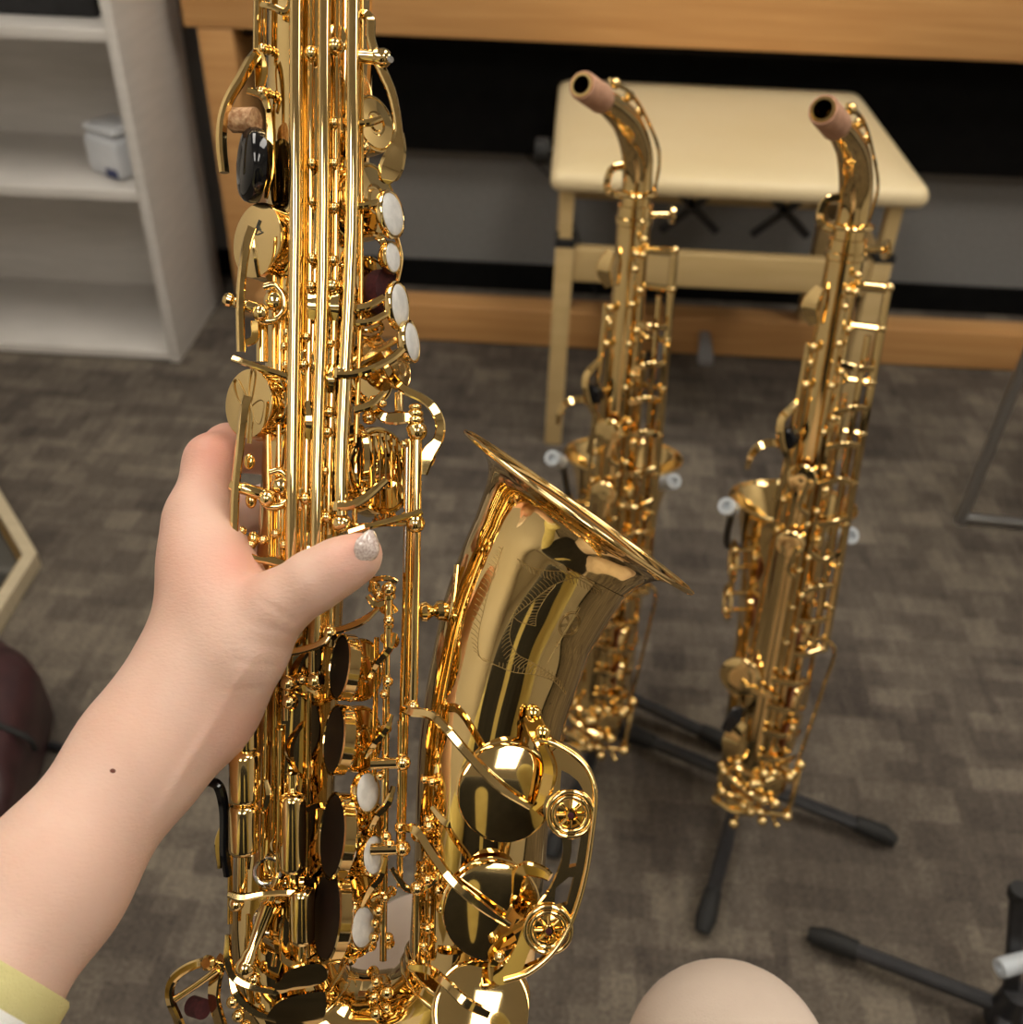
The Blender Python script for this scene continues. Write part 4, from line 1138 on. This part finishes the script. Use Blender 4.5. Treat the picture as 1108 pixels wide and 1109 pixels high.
# ---- lower left: rollers, lever, diagonal post, spatula plates, cage
def roller(x, y, w_, h_, dz=-3.2):
    G().lathe([(0, -S(h_ / 2)), (S(w_ * .40), -S(h_ / 2)), (S(w_ * .49), -S(h_ / 2 - 3)), (S(w_ * .5), -S(h_ / 2 - 6)), (S(w_ * .5), S(h_ / 2 - 6)), (S(w_ * .47), S(h_ / 2 - 2)), (S(w_ * .36), S(h_ / 2)), (S(w_ * .2), S(h_ / 2 + 2)), (0, S(h_ / 2 + 2))], P(x, y, dz), (0, 0, 1), 32).put('roller', ang=50)
rod([(264, 765, -2.9), (262, 975, -2.9)], 12)
roller(267, 790, 25, 46); roller(265, 842, 31, 52, -3.3); roller(264, 898, 30, 50, -3.3)
post(266, 768, -3.0, 9)
rod([(317, 838, -2.6), (317, 960, -2.6)], 15); roller(317, 902, 27, 78, -3.1)
roller(327, 992, 26, 54, -3.2); rod([(327, 960, -2.7), (327, 1040, -2.7)], 10)
bar([(248, 968, -3.4), (262, 972, -3.5), (284, 968, -3.5), (308, 966, -3.4), (332, 968, -3.2)], [8, 9, 7, 8, 9], th=8, nrm=(0, -1, .35), sm=5)
post(256, 979, -3.2, 8.5); rod([(285, 957, -2.4), (330, 955, -2.4)], 12)
bar([(288, 845, -2.9), (291, 862, -3.0), (286, 876, -3.0), (278, 880, -2.9)], [5, 7, 6, 4], th=5, sm=5)
for y_ in (944, 996):
    G().torus(P(290, y_, -2.7), (.2, -1, .4), S(13), S(2.2), 30, 8).put('guard_loop', STEEL)
g = G(); a = P(302, 950, -2.8); b = P(266, 1048, -3.3)
g.tube([a, a.lerp(b, .25), a.lerp(b, .3), a.lerp(b, .8), a.lerp(b, .85), b], [S(6), S(5), S(9), S(5.5), S(8), S(9)], 18).ball(b, S(11), 18).put('hinge_post')
rod([(312, 960, -2.4), (296, 1046, -2.6)], 6)
rod([(270, 990, -1.9), (268, 1050, -1.9)], 7, m_=GOLD2)
bar([(247, 1012, -2.5), (247, 1040, -2.7), (254, 1058, -2.8), (272, 1068, -2.9), (300, 1075, -2.9)], [6, 9, 9, 8, 7], th=6, nrm=(0, -1, .3), sm=5)
bar([(250, 1050, -2.4), (256, 1076, -2.7), (275, 1095, -2.8), (300, 1104, -2.8)], [7, 9, 9, 7], th=6, nrm=(0, -1, .3), sm=5)
def spat(pts, dz, th=5):
    ps = smooth_path([P(a, b, c) for a, b, c in pts] + [P(*pts[0])], 4)[:-1]
    G().plate(ps, [], Vector((0, S(th), 0))).put('spatula_key', ang=25)
spat([(292, 1080, -3.0), (312, 1052, -3.2), (340, 1044, -3.3), (352, 1048, -3.3), (354, 1060, -3.2), (340, 1068, -3.1), (312, 1074, -3.0)], 0)
spat([(286, 1104, -2.9), (304, 1084, -3.1), (346, 1074, -3.2), (353, 1082, -3.2), (350, 1104, -3.0), (330, 1118, -2.8), (296, 1122, -2.8)], 0)
for (x, y) in ((258, 1100), (266, 1112), (275, 1060), (310, 1115), (252, 1085)): post(x, y, -2.7, 7)
g = G()
g.ribbon(PP([(244, 1046, -2.6), (222, 1042, -2.7), (200, 1050, -2.7), (186, 1064, -2.7), (184, 1082, -2.7), (192, 1102, -2.6), (200, 1124, -2.5)]), S(9), S(8), (-.3, -1, .2), 5).put('key_cage')
G().ribbon(PP([(244, 1036, -2.4), (236, 1050, -2.6), (232, 1080, -2.6), (240, 1112, -2.5)]), S(15), S(6), (-.6, -1, 0), 5).put('key_cage')
G().tube(PP([(190, 1082, -2.9), (214, 1066, -3.0), (236, 1050, -3.0)]), S(3.4), 10).put('key_cage')
G().lathe([(0, 0), (S(5), 0), (S(7.5), -S(3)), (S(7.5), -S(6)), (0, -S(6))], P(223, 1043, -3.3), (-.2, -1, .4), 20).put('screw', GOLD2)
G().lathe([(0, 0), (S(10), 0), (S(10), -S(18)), (0, -S(18))], P(220, 1093, -2.7), (.8, -.6, .1), 24).put('felt_bumper', FELT)
# black thumb hook
bar([(214, 850, -2.4), (228, 847, -2.6), (238, 854, -2.6), (243, 880, -2.4), (243, 920, -2.2), (247, 948, -2.0)], [5, 9, 12, 11, 10, 8], th=9, nrm=(-.6, -1, 0), sm=5, name='thumb_hook', m_=BLACKP)
bar([(242, 892, -1.8), (236, 912, -1.8), (238, 940, -1.8)], [5, 7, 5], th=5, sm=4)
rod([(250, 870, -1.6), (249, 1000, -1.6)], 6, m_=GOLD2)

# ---- bell side: brace, arms, low cups, guard
g = G(); a = P(453, 663, -1.6); b = P(492, 660, -1.2); L_ = (b - a).length
g.lathe([(S(5), 0), (S(10), S(3)), (S(11), S(8)), (S(7), S(13)), (S(5.5), S(16)), (S(10), S(20)), (S(11), S(26)), (S(8), S(30)), (S(6), L_), (0, L_)], a, b - a, 24).put('bell_brace')
G().ribbon(PP([(495, 612, -1.5), (491, 650, -1.75), (485, 690, -1.6)]), S(5), S(6), (-.3, -1, 0), 3).put('brace_plate')
bar([(500, 738, -1.9), (505, 752, -2.1), (516, 768, -2.3), (534, 790, -2.3)], [7, 7, 11, 9], th=5, nrm=(-.2, -1, .3), sm=5, m_=GOLD2)
J = dict(c=(549, 856), r=49); K = dict(c=(524, 984), r=51); M_ = dict(c=(520, 1082), r=50)
for (x, y, r, n_, fl) in ((549, 860, 53, (.12, -1, .04), True), (533, 988, 53, (.10, -1, .02), True), (522, 1096, 52, (.16, -1, .42), True)):
    G().lathe([(S(r * .82), -S(34)), (S(r * .82), S(12)), (S(r * .86), S(14)), (S(r * .78), S(14)), (S(r * .78), -S(4)), (0, -S(4))], P(x + 2, y - 6, -2.3), n_, 56).put('tone_hole', GOLD2)
    cup(x, y, -3.9, r, n_, 17, flat=True, pad=PADB)
cup(536, 812, -2.8, 30, (-.1, -.5, .9), 6, m_=GOLD2, flat=True); cup(512, 945, -2.8, 34, (-.1, -.5, .9), 6, m_=GOLD2, flat=True)
bar([(437, 768, -2.6), (446, 771, -2.9), (466, 774, -3.4), (484, 790, -3.9), (510, 820, -4.35), (540, 851, -4.5), (574, 874, -4.5)], [8, 10, 10, 10, 10, 10, 6], th=7, nrm=(0, -1, .2), sm=5)
bar([(437, 896, -2.6), (452, 900, -3.0), (468, 924, -3.6), (490, 954, -4.3), (520, 980, -4.5), (552, 1002, -4.5)], [8, 11, 11, 10, 10, 6], th=7, nrm=(0, -1, .2), sm=5)
bar([(446, 1047, -2.8), (464, 1050, -3.2), (482, 1064, -4.0), (506, 1086, -4.5), (530, 1098, -4.5)], [8, 10, 10, 11, 9], th=6, nrm=(0, -1, .2), sm=5)
post(447, 765, -2.4, 7); post(434, 896, -2.0, 7); post(447, 1046, -2.4, 7); post(452, 962, -2.6, 8)
rod([(434, 780, -2.0), (433, 960, -2.0)], 7); rod([(452, 965, -2.3), (451, 1046, -2.3)], 10); rod([(462, 975, -1.8), (462, 1060, -1.8)], 6, m_=GOLD2)
bar([(424, 940, -2.3), (440, 962, -2.4), (458, 962, -2.4), (474, 950, -2.3), (478, 930, -2.2)], [5, 7, 7, 6, 5], th=5, sm=5)
bar([(468, 874, -2.2), (482, 890, -2.6), (500, 898, -2.7), (510, 912, -2.6)], [6, 9, 9, 5], th=5, sm=5)
bar([(482, 850, -2.0), (488, 868, -2.3), (478, 884, -2.3)], [6, 8, 5], th=5, sm=5, m_=GOLD2)
R3 = random.Random(11)
for k in range(15):
    x = R3.uniform(455, 500); y = R3.uniform(830, 1070)
    post(x, y, -2.0 - R3.random() * .5, R3.uniform(4, 7), (x + R3.uniform(-8, 8), y + R3.uniform(-12, 12), -1.5))
for k in range(5):
    x = R3.uniform(404, 420); y = R3.uniform(1050, 1100)
    post(x, y, -1.6 - R3.random() * .8, R3.uniform(4, 8), (x + R3.uniform(-8, 8), y + R3.uniform(-12, 12), -1.0))
for k in range(16):
    x = R3.uniform(372, 384) if k % 2 else R3.uniform(404, 428); y = R3.uniform(640, 1030)
    post(x, y, -1.7 - R3.random() * .6, R3.uniform(4, 6.5), (x + R3.uniform(-8, 8), y + R3.uniform(-12, 12), -1.2))
cup(505, 918, -2.6, 10, (0, -1, .3), 8); post(505, 945, -3.0, 7)
# openwork guard over the bell cups
def gz(y): return -4.35 - (y - 800) / 260 * 1.25
def GP(pts, dz=-4.6): return smooth_path([P(a, b, dz) for a, b in pts], 4)
outer = [(583, 792), (596, 800), (612, 806), (628, 816), (640, 832), (646, 850), (647, 872), (643, 905), (638, 935), (631, 965), (620, 998), (606, 1022), (588, 1044), (566, 1058), (548, 1066), (538, 1066), (534, 1058), (544, 1050), (556, 1030), (566, 1010), (580, 986), (594, 966), (602, 950), (609, 930), (609, 912), (604, 898), (592, 888), (588, 874), (596, 852), (598, 832), (594, 816), (584, 806)]
def circ(x, y, r, n=28): return [(x + r * math.cos(2 * math.pi * i / n), y + r * math.sin(2 * math.pi * i / n)) for i in range(n)]
holes = [[(608, 834), (616, 838), (626, 846), (633, 858), (606, 862)], circ(618, 882, 15), [(619, 906), (630, 900), (624, 938), (616, 940), (619, 922)],
         [(602, 962), (616, 950), (622, 950), (614, 980), (600, 984)], circ(594, 1007, 15), [(574, 1028), (584, 1030), (600, 1030), (584, 1042), (566, 1050)]]
o_pts = smooth_path([P(a, b, gz(b)) for a, b in outer] + [P(*outer[0], gz(outer[0][1]))], 3)[:-1]
h_pts = [[P(a, b, gz(b)) for a, b in h] for h in holes]
kg = G().plate(o_pts, h_pts, Vector((0, S(9), 0))).put('key_guard', ang=30)
def relp(p): return Vector(p) - base_l
for (x, y) in ((618, 882), (594, 1007)):
    q0 = gz(y) + 4.6; _P = P
    P = lambda a, b, c, q0=q0, _P=_P: _P(a, b, c + q0)
    g = G().torus(P(x, y, -4.68), (0, -1, 0), S(22), S(2.4), 44, 10).torus(P(x, y, -4.66), (0, -1, 0), S(17), S(2.2), 44, 10)
    g.put('rosette_ring').parent = kg
    g = G().lathe([(0, S(4)), (S(5), S(3.5)), (S(7), S(1)), (S(12), 0), (S(15.5), -S(1)), (S(15.5), -S(6)), (0, -S(6))], P(x, y, -4.55), (0, -1, 0), 32)
    for k in range(8):
        t = math.radians(45 * k)
        g.tube([P(x + 6 * math.cos(t), y + 6 * math.sin(t), -4.68), P(x + 15 * math.cos(t), y + 15 * math.sin(t), -4.6)], S(1.6), 8)
    g.put('rosette', GOLD2).parent = kg
    G().lathe([(0, -S(2)), (S(5), -S(2)), (S(3), S(4.6)), (0, S(5))], P(x, y, -4.55), (0, -1, 0), 18).put('felt_bumper', FELT).parent = kg
    G().lathe([(S(17), 0), (S(17), -S(8)), (S(13), -S(9)), (S(13), -S(16)), (S(9), -S(17)), (S(9), -S(26)), (0, -S(26))], P(x - 8, y - 6, -4.35), (0, -1, 0), 32).put('bumper_screw', GOLD2).parent = kg
    P = _P
# guard rim, feet and screws
G().tube(PP([(584, 802, gz(802) - .12), (600, 806, gz(806) - .12), (622, 818, gz(818) - .12), (638, 836, gz(836) - .12), (645, 862, gz(862) - .12), (641, 905, gz(905) - .12), (634, 950, gz(950) - .12), (620, 996, gz(996) - .12), (600, 1030, gz(1030) - .12), (572, 1054, gz(1054) - .12), (546, 1063, gz(1063) - .12)], -4.75), S(2.6), 10, sm=5).put('guard_edge').parent = kg
G().ribbon(PP([(598, 814, -4.5), (588, 802, -4.2), (578, 782, -3.2), (576, 762, -2.5)]), S(19), S(6), (0, -1, .3), 4).put('guard_foot', GOLD2)
G().plate([P(565, 768, -2.6), P(588, 750, -2.6), P(597, 762, -2.6), P(572, 782, -2.6)], [], Vector((0, S(8), 0))).put('guard_foot', GOLD)
for (x, y, d_) in ((578, 772, -3.1), (588, 794, -4.3)):
    G().lathe([(0, 0), (S(4), 0), (S(7), -S(2)), (S(8), -S(5)), (S(8), -S(9)), (0, -S(9))], P(x, y, d_ - .2), (0, -1, .2), 20).put('screw', GOLD2)
G().ribbon(PP([(588, 806, -4.5), (596, 832, -4.5), (590, 860, -4.4), (580, 876, -4.2)]), [S(10), S(14), S(14), S(8)], S(8), (-.5, -1, 0), 5).put('guard_foot', GOLD2)
G().ribbon(PP([(596, 950, -4.5), (586, 944, -4.3), (566, 942, -4.0), (560, 968, -3.8)]), [S(8), S(12), S(14), S(10)], S(8), (-.3, -1, 0), 5).put('guard_foot', GOLD2)
G().ribbon(PP([(562, 1028, -4.4), (546, 1034, -4.3), (536, 1044, -4.2), (536, 1062, -4.4)]), [S(12), S(12), S(13), S(11)], S(9), (0, -1, .2), 5).put('guard_foot', GOLD2)
for (x, y) in ((541, 1036), (545, 1048)): post(x, y, -4.5, 6.5)
cones = [
    C((-150, 1235, .35, 88), (-40, 1090, .37, 84)),
    C((-40, 1090, .37, 84), (52, 958, .395, 77)),
    C((52, 958, .395, 77), (158, 812, .425, 67)),
    C((158, 812, .425, 67), (205, 745, .437, 64)),
    C((130, 850, .430, 50), (200, 770, .447, 48)),
    # palm / metacarpals
    C((205, 745, .437, 60), (236, 655, .440, 56)),
    C((236, 655, .442, 50), (222, 605, .446, 42)),
    C((222, 605, .446, 38), (214, 560, .452, 34)),
    C((205, 735, .450, 44), (214, 600, .462, 33)),
    # thenar and thumb
    C((222, 765, .434, 56), (262, 700, .430, 50)),
    C((262, 700, .428, 46), (300, 655, .424, 35), .008),
    C((300, 655, .424, 34), (340, 629, .421, 31.5), .007),
    C((340, 629, .421, 31.5), (368, 613, .420, 29), .006),
    C((368, 613, .420, 29.5), (388, 603, .420, 26), .005),
    C((388, 603, .420, 24), (393, 599, .421, 18), .004),
    # index finger going behind the instrument
    C((214, 562, .452, 32), (230, 500, .466, 29), .006),
    C((230, 500, .466, 28), (248, 486, .485, 26), .006),
    C((248, 486, .485, 25), (298, 492, .520, 24), .006),
    C((298, 492, .520, 23), (345, 510, .522, 19), .005),
    # middle, ring and little fingers round the back
    C((205, 620, .470, 34), (232, 560, .510, 27), .008),
    C((232, 560, .512, 25), (290, 548, .535, 23), .005), C((290, 548, .535, 23), (350, 562, .530, 19), .005),
    C((205, 670, .470, 34), (236, 622, .518, 27), .008),
    C((236, 622, .518, 25), (292, 612, .542, 22), .005), C((292, 612, .542, 22), (348, 622, .536, 18), .005),
    C((210, 715, .470, 32), (240, 690, .515, 24), .008),
    C((240, 690, .515, 22), (290, 676, .542, 19), .005), C((290, 676, .542, 19), (336, 680, .538, 16), .005),
]
hv, hf = sdf_mesh(cones, .014, .0017)
hv = smooth_mesh(hv, hf, 4)
# creases at the thumb base and knuckle, tendon at the wrist
dep = hv[:, 1]; PX = 554 + FPX * hv[:, 0] / dep; PY = 554.5 - FPX * hv[:, 2] / dep
def gs(x, s): return np.exp(-(x / s) ** 2)
off = np.zeros(len(hv))
front = (dep < .455).astype(float)
for (x0, y0, x1, y1, wd, am) in ((362, 636, 372, 606, 2.2, .0005), (367, 640, 378, 608, 2.0, .0004), (318, 672, 282, 650, 3.0, .0007), (322, 690, 268, 672, 2.6, .0007), (312, 703, 262, 694, 2.5, .0006), (300, 722, 250, 715, 3, .0006), (290, 745, 236, 748, 3.5, .0005), (214, 560, 190, 566, 3, .0004)):
    dx, dy = x1 - x0, y1 - y0; l = math.hypot(dx, dy)
    t = np.clip(((PX - x0) * dx + (PY - y0) * dy) / l ** 2, 0, 1)
    dist = np.hypot(PX - x0 - t * dx, PY - y0 - t * dy)
    off -= am * gs(dist, wd) * front * (1 - .6 * t)
# tendons
for (x0, y0, x1, y1, wd, am) in ((262, 735, 150, 915, 7, .0012), (285, 700, 235, 770, 8, .001), (190, 640, 120, 800, 12, .0008)):
    dx, dy = x1 - x0, y1 - y0; l = math.hypot(dx, dy)
    t = np.clip(((PX - x0) * dx + (PY - y0) * dy) / l ** 2, 0, 1)
    dist = np.hypot(PX - x0 - t * dx, PY - y0 - t * dy)
    off += am * gs(dist, wd) * front * np.sin(np.pi * np.clip(t, .02, .98))
ctr = hv.mean(0)
hv[:, 1] -= off     # the relief faces the viewer side of the hand
flush = .75 * gs(np.hypot(PX - 232, PY - 488), 38) + .55 * gs(np.hypot(PX - 398, PY - 585), 18) + .55 * gs(np.hypot(PX - 255, PY - 610), 30) + .35 * gs(np.hypot(PX - 370, PY - 600), 30) + .30 * gs(np.hypot(PX - 262, PY - 800), 40) + .16 * gs(np.hypot(PX - 190, PY - 600), 60)
flush = np.clip(flush, 0, 1) * .75
NAIL_D = .4078
body = np_obj('body', hv, hf, SKIN, None, flush)
body.matrix_world = arm_e_rot
body.parent = person
bv = BVHTree.FromPolygons([Vector(v) for v in hv.tolist()], [tuple(f) for f in hf.tolist()])
def hit_local(px, py, tree=bv):
    d = Vector(HP(px, py, 1.0)).normalized()
    loc, nrm, i_, dist = tree.ray_cast(Vector((0, 0, 0)), d)
    return loc, nrm
def childcam(o):
    o.matrix_world = arm_e_rot; o.parent = person; return o
# thumb nail: curved plate on the far upper side of the tip
cx_, cy_ = 397.0, 594.0
ac = np.array([.27, -.963]); al = np.array([.95, .31])
grid = []; NS, NT = 17, 13
for i in range(NS):
    s_ = -1 + 2 * i / (NS - 1)
    for j in range(NT):
        t_ = -1 + 2 * j / (NT - 1)
        sh = math.sqrt(max(0, 1 - abs(t_) ** 3.2 * .62)) * (1 if t_ > 0 else 1)
        e_ = 13.5 * t_ * (math.sqrt(max(.0, 1 - abs(s_) ** 2.6 * .75)))
        p_ = np.array([cx_, cy_]) + ac * 20.5 * s_ * sh + al * e_
        dz = NAIL_D + .0042 * s_ * s_ + .0030 * (t_ + .3) * .8 + .0012 * t_ * t_
        grid.append(HP(p_[0], p_[1], dz))
n_ = NS * NT
fs = [(i * NT + j, i * NT + j + 1, (i + 1) * NT + j + 1, (i + 1) * NT + j) for i in range(NS - 1) for j in range(NT - 1)]
mb = MB()
vs = [Vector(p) for p in grid]; bk_ = [v + Vector((0, .0014, 0)) for v in vs]
edge = [i * NT for i in range(NS)] + [(NS - 1) * NT + j for j in range(1, NT)] + [i * NT + NT - 1 for i in range(NS - 2, -1, -1)] + [j for j in range(NT - 2, 0, -1)]
sd_ = [(edge[k], edge[(k + 1) % len(edge)], edge[(k + 1) % len(edge)] + n_, edge[k] + n_) for k in range(len(edge))]
mb.add(vs + bk_, fs + [tuple(i + n_ for i in reversed(f)) for f in fs] + sd_)
nl = childcam(mb.build('fingernail', NAIL, None, ang=60)); nl['label'] = 'glittery pale thumbnail'
loc, nrm = hit_local(122, 835)
mo = childcam(MB().ball(loc, .0012, 10, (1, .35, .8)).build('mole', MOLEM)); mo['label'] = 'small brown mole on the forearm'

# sleeve
def loc2w(p): return CAM + RIGHT * p[0] + FWD * p[1] + UP * p[2]
axis = Vector(HP(52, 958, .395)) - Vector(HP(-60, 1118, .368)); axis.normalize()
tilt = (axis + Vector((0, .10, 0))).normalized()
sl = [(HP(-3, 1040, .380), 90), (HP(-3, 1040, .380) - np.array(axis) * .0015, 93), (HP(-3, 1040, .380) - np.array(axis) * .012, 95), (HP(-48, 1102, .375), 98), (HP(-100, 1180, .362), 103), (HP(-190, 1310, .345), 120)]
mb = MB()
items = [(Vector(HP(-3, 1040, .380)) - axis * .004, tilt, HR(86, .387))]
items += [(p, tilt if i < 3 else axis, HR(r, .38)) for i, (p, r) in enumerate(sl)]
mb.loft(items, (0, 1, 0), 48, (False, False))
sleeve = childcam(mb.build('sleeve', YELLOW)); sleeve['label'] = 'yellow shirt cuff with a white band'
c_ = Vector(HP(-3, 1040, .380)) - axis * .0135
mb = MB().loft([(c_ + axis * .0012, tilt, HR(95.2, .38)), (c_, tilt, HR(97.4, .38)), (c_ - axis * .009, tilt, HR(98.6, .38)), (c_ - axis * .0105, tilt, HR(96.0, .38))], (0, 1, 0), 48)
MBb = mb.build('cuff_band', WHITEC, sleeve)

# legs in pale trousers
def W3(px, py, d): return np.array(world_px(px, py, d))
KR = W3(787, 1160, .57); KL = W3(468, 1075, .615)
tc_ = []
for K, hx, foot in ((KR, .11, (KR[0] + .02, .34, .07)), (KL, -.10, (KL[0] - .02, .36, .07))):
    hip = np.array([hx, -.26, .50])
    tc_ += [[hip, .095, (hip + K) / 2, .080, .02], [(hip + K) / 2, .080, K, .0535, .02], [K, .0535, K + (np.array(foot) - K) * .35, .062, .02], [K + (np.array(foot) - K) * .35, .062, np.array(foot) + [0, 0, .03], .055, .02]]
tc_ += [[np.array([-.08, -.28, .53]), .115, np.array([.09, -.28, .53]), .115, .04]]
tv, tf = sdf_mesh(tc_, .02, .008); tv = smooth_mesh(tv, tf, 3)
fold = .0016 * np.sin(tv[:, 0] * 90 + np.sin(tv[:, 1] * 40) * 2 + tv[:, 2] * 25) * (np.abs(tv[:, 1] - .28) > .10)
tv[:, 2] += fold
tr = np_obj('trousers', tv, tf, PEARLW, person); tr['label'] = 'pale beige trousers'
for K in (KR, KL):
    fx = K[0] + (.02 if K is KR else -.02)
    mb = MB(); rings = []
    for (y, hw, h) in ((.285, .012, .03), (.295, .032, .07), (.33, .038, .085), (.38, .040, .07), (.43, .045, .055), (.48, .046, .042), (.52, .036, .034), (.54, .012, .02)):
        rings.append([(fx + hw * math.cos(2 * math.pi * j / 20) * (1 if abs(math.cos(2 * math.pi * j / 20)) < .9 else .97), y, max(.002, h / 2 + h / 2 * math.sin(2 * math.pi * j / 20))) for j in range(20)])
    mb.rings(rings).build('shoe', BLACKC, person)
# jacket and shirt
bc_ = [[np.array([0, -.30, .56]), .135, np.array([0, -.28, .82]), .135, .05], [np.array([0, -.28, .82]), .135, np.array([0, -.29, 1.02]), .12, .05],
       [np.array([-.15, -.29, 1.03]), .07, np.array([.15, -.29, 1.03]), .07, .04]]
el = np.array([-.34, -.02, .70]); sh_ = np.array([-.19, -.27, 1.02]); wr = np.array(loc2w(Vector(HP(-185, 1300, .346))))
sc_ = [[sh_, .062, el, .052, .02], [el, .052, wr, .048, .02], [np.array([-.17, -.28, 1.04]), .06, np.array([.0, -.28, 1.04]), .06, .03],
       [np.array([.19, -.27, 1.02]), .062, np.array([.26, -.10, .80]), .052, .02], [np.array([.26, -.10, .80]), .050, np.array([.17, -.02, .98]), .038, .02],
       [np.array([.0, -.265, .60]), .13, np.array([.0, -.25, .95]), .11, .04], [np.array([.17, -.28, 1.04]), .06, np.array([.0, -.28, 1.04]), .06, .03]]
sv, sf = sdf_mesh(sc_, .02, .009); sv = smooth_mesh(sv, sf, 2)
np_obj('shirt', sv, sf, YELLOW, person)['label'] = 'yellow long sleeved shirt'
bv_, bf_ = sdf_mesh([[np.array([-.085, -.25, .56]), .130, np.array([-.075, -.25, .98]), .115, .04], [np.array([.095, -.25, .56]), .130, np.array([.085, -.25, .98]), .115, .04], [np.array([0, -.28, .56]), .14, np.array([0, -.30, 1.0]), .13, .04], [np.array([.19, -.26, 1.01]), .075, np.array([.24, -.14, .86]), .07, .03], [np.array([-.165, -.22, .60]), .105, np.array([-.16, -.22, .96]), .10, .04], [np.array([.175, -.22, .60]), .105, np.array([.17, -.22, .96]), .10, .04]], .03, .009)
bv_ = smooth_mesh(bv_, bf_, 2)
np_obj('waistcoat', bv_, bf_, BLACKC, person)['label'] = 'black waistcoat'
tag(person, 'seated person in pale trousers whose left hand grips the near saxophone', 'person')
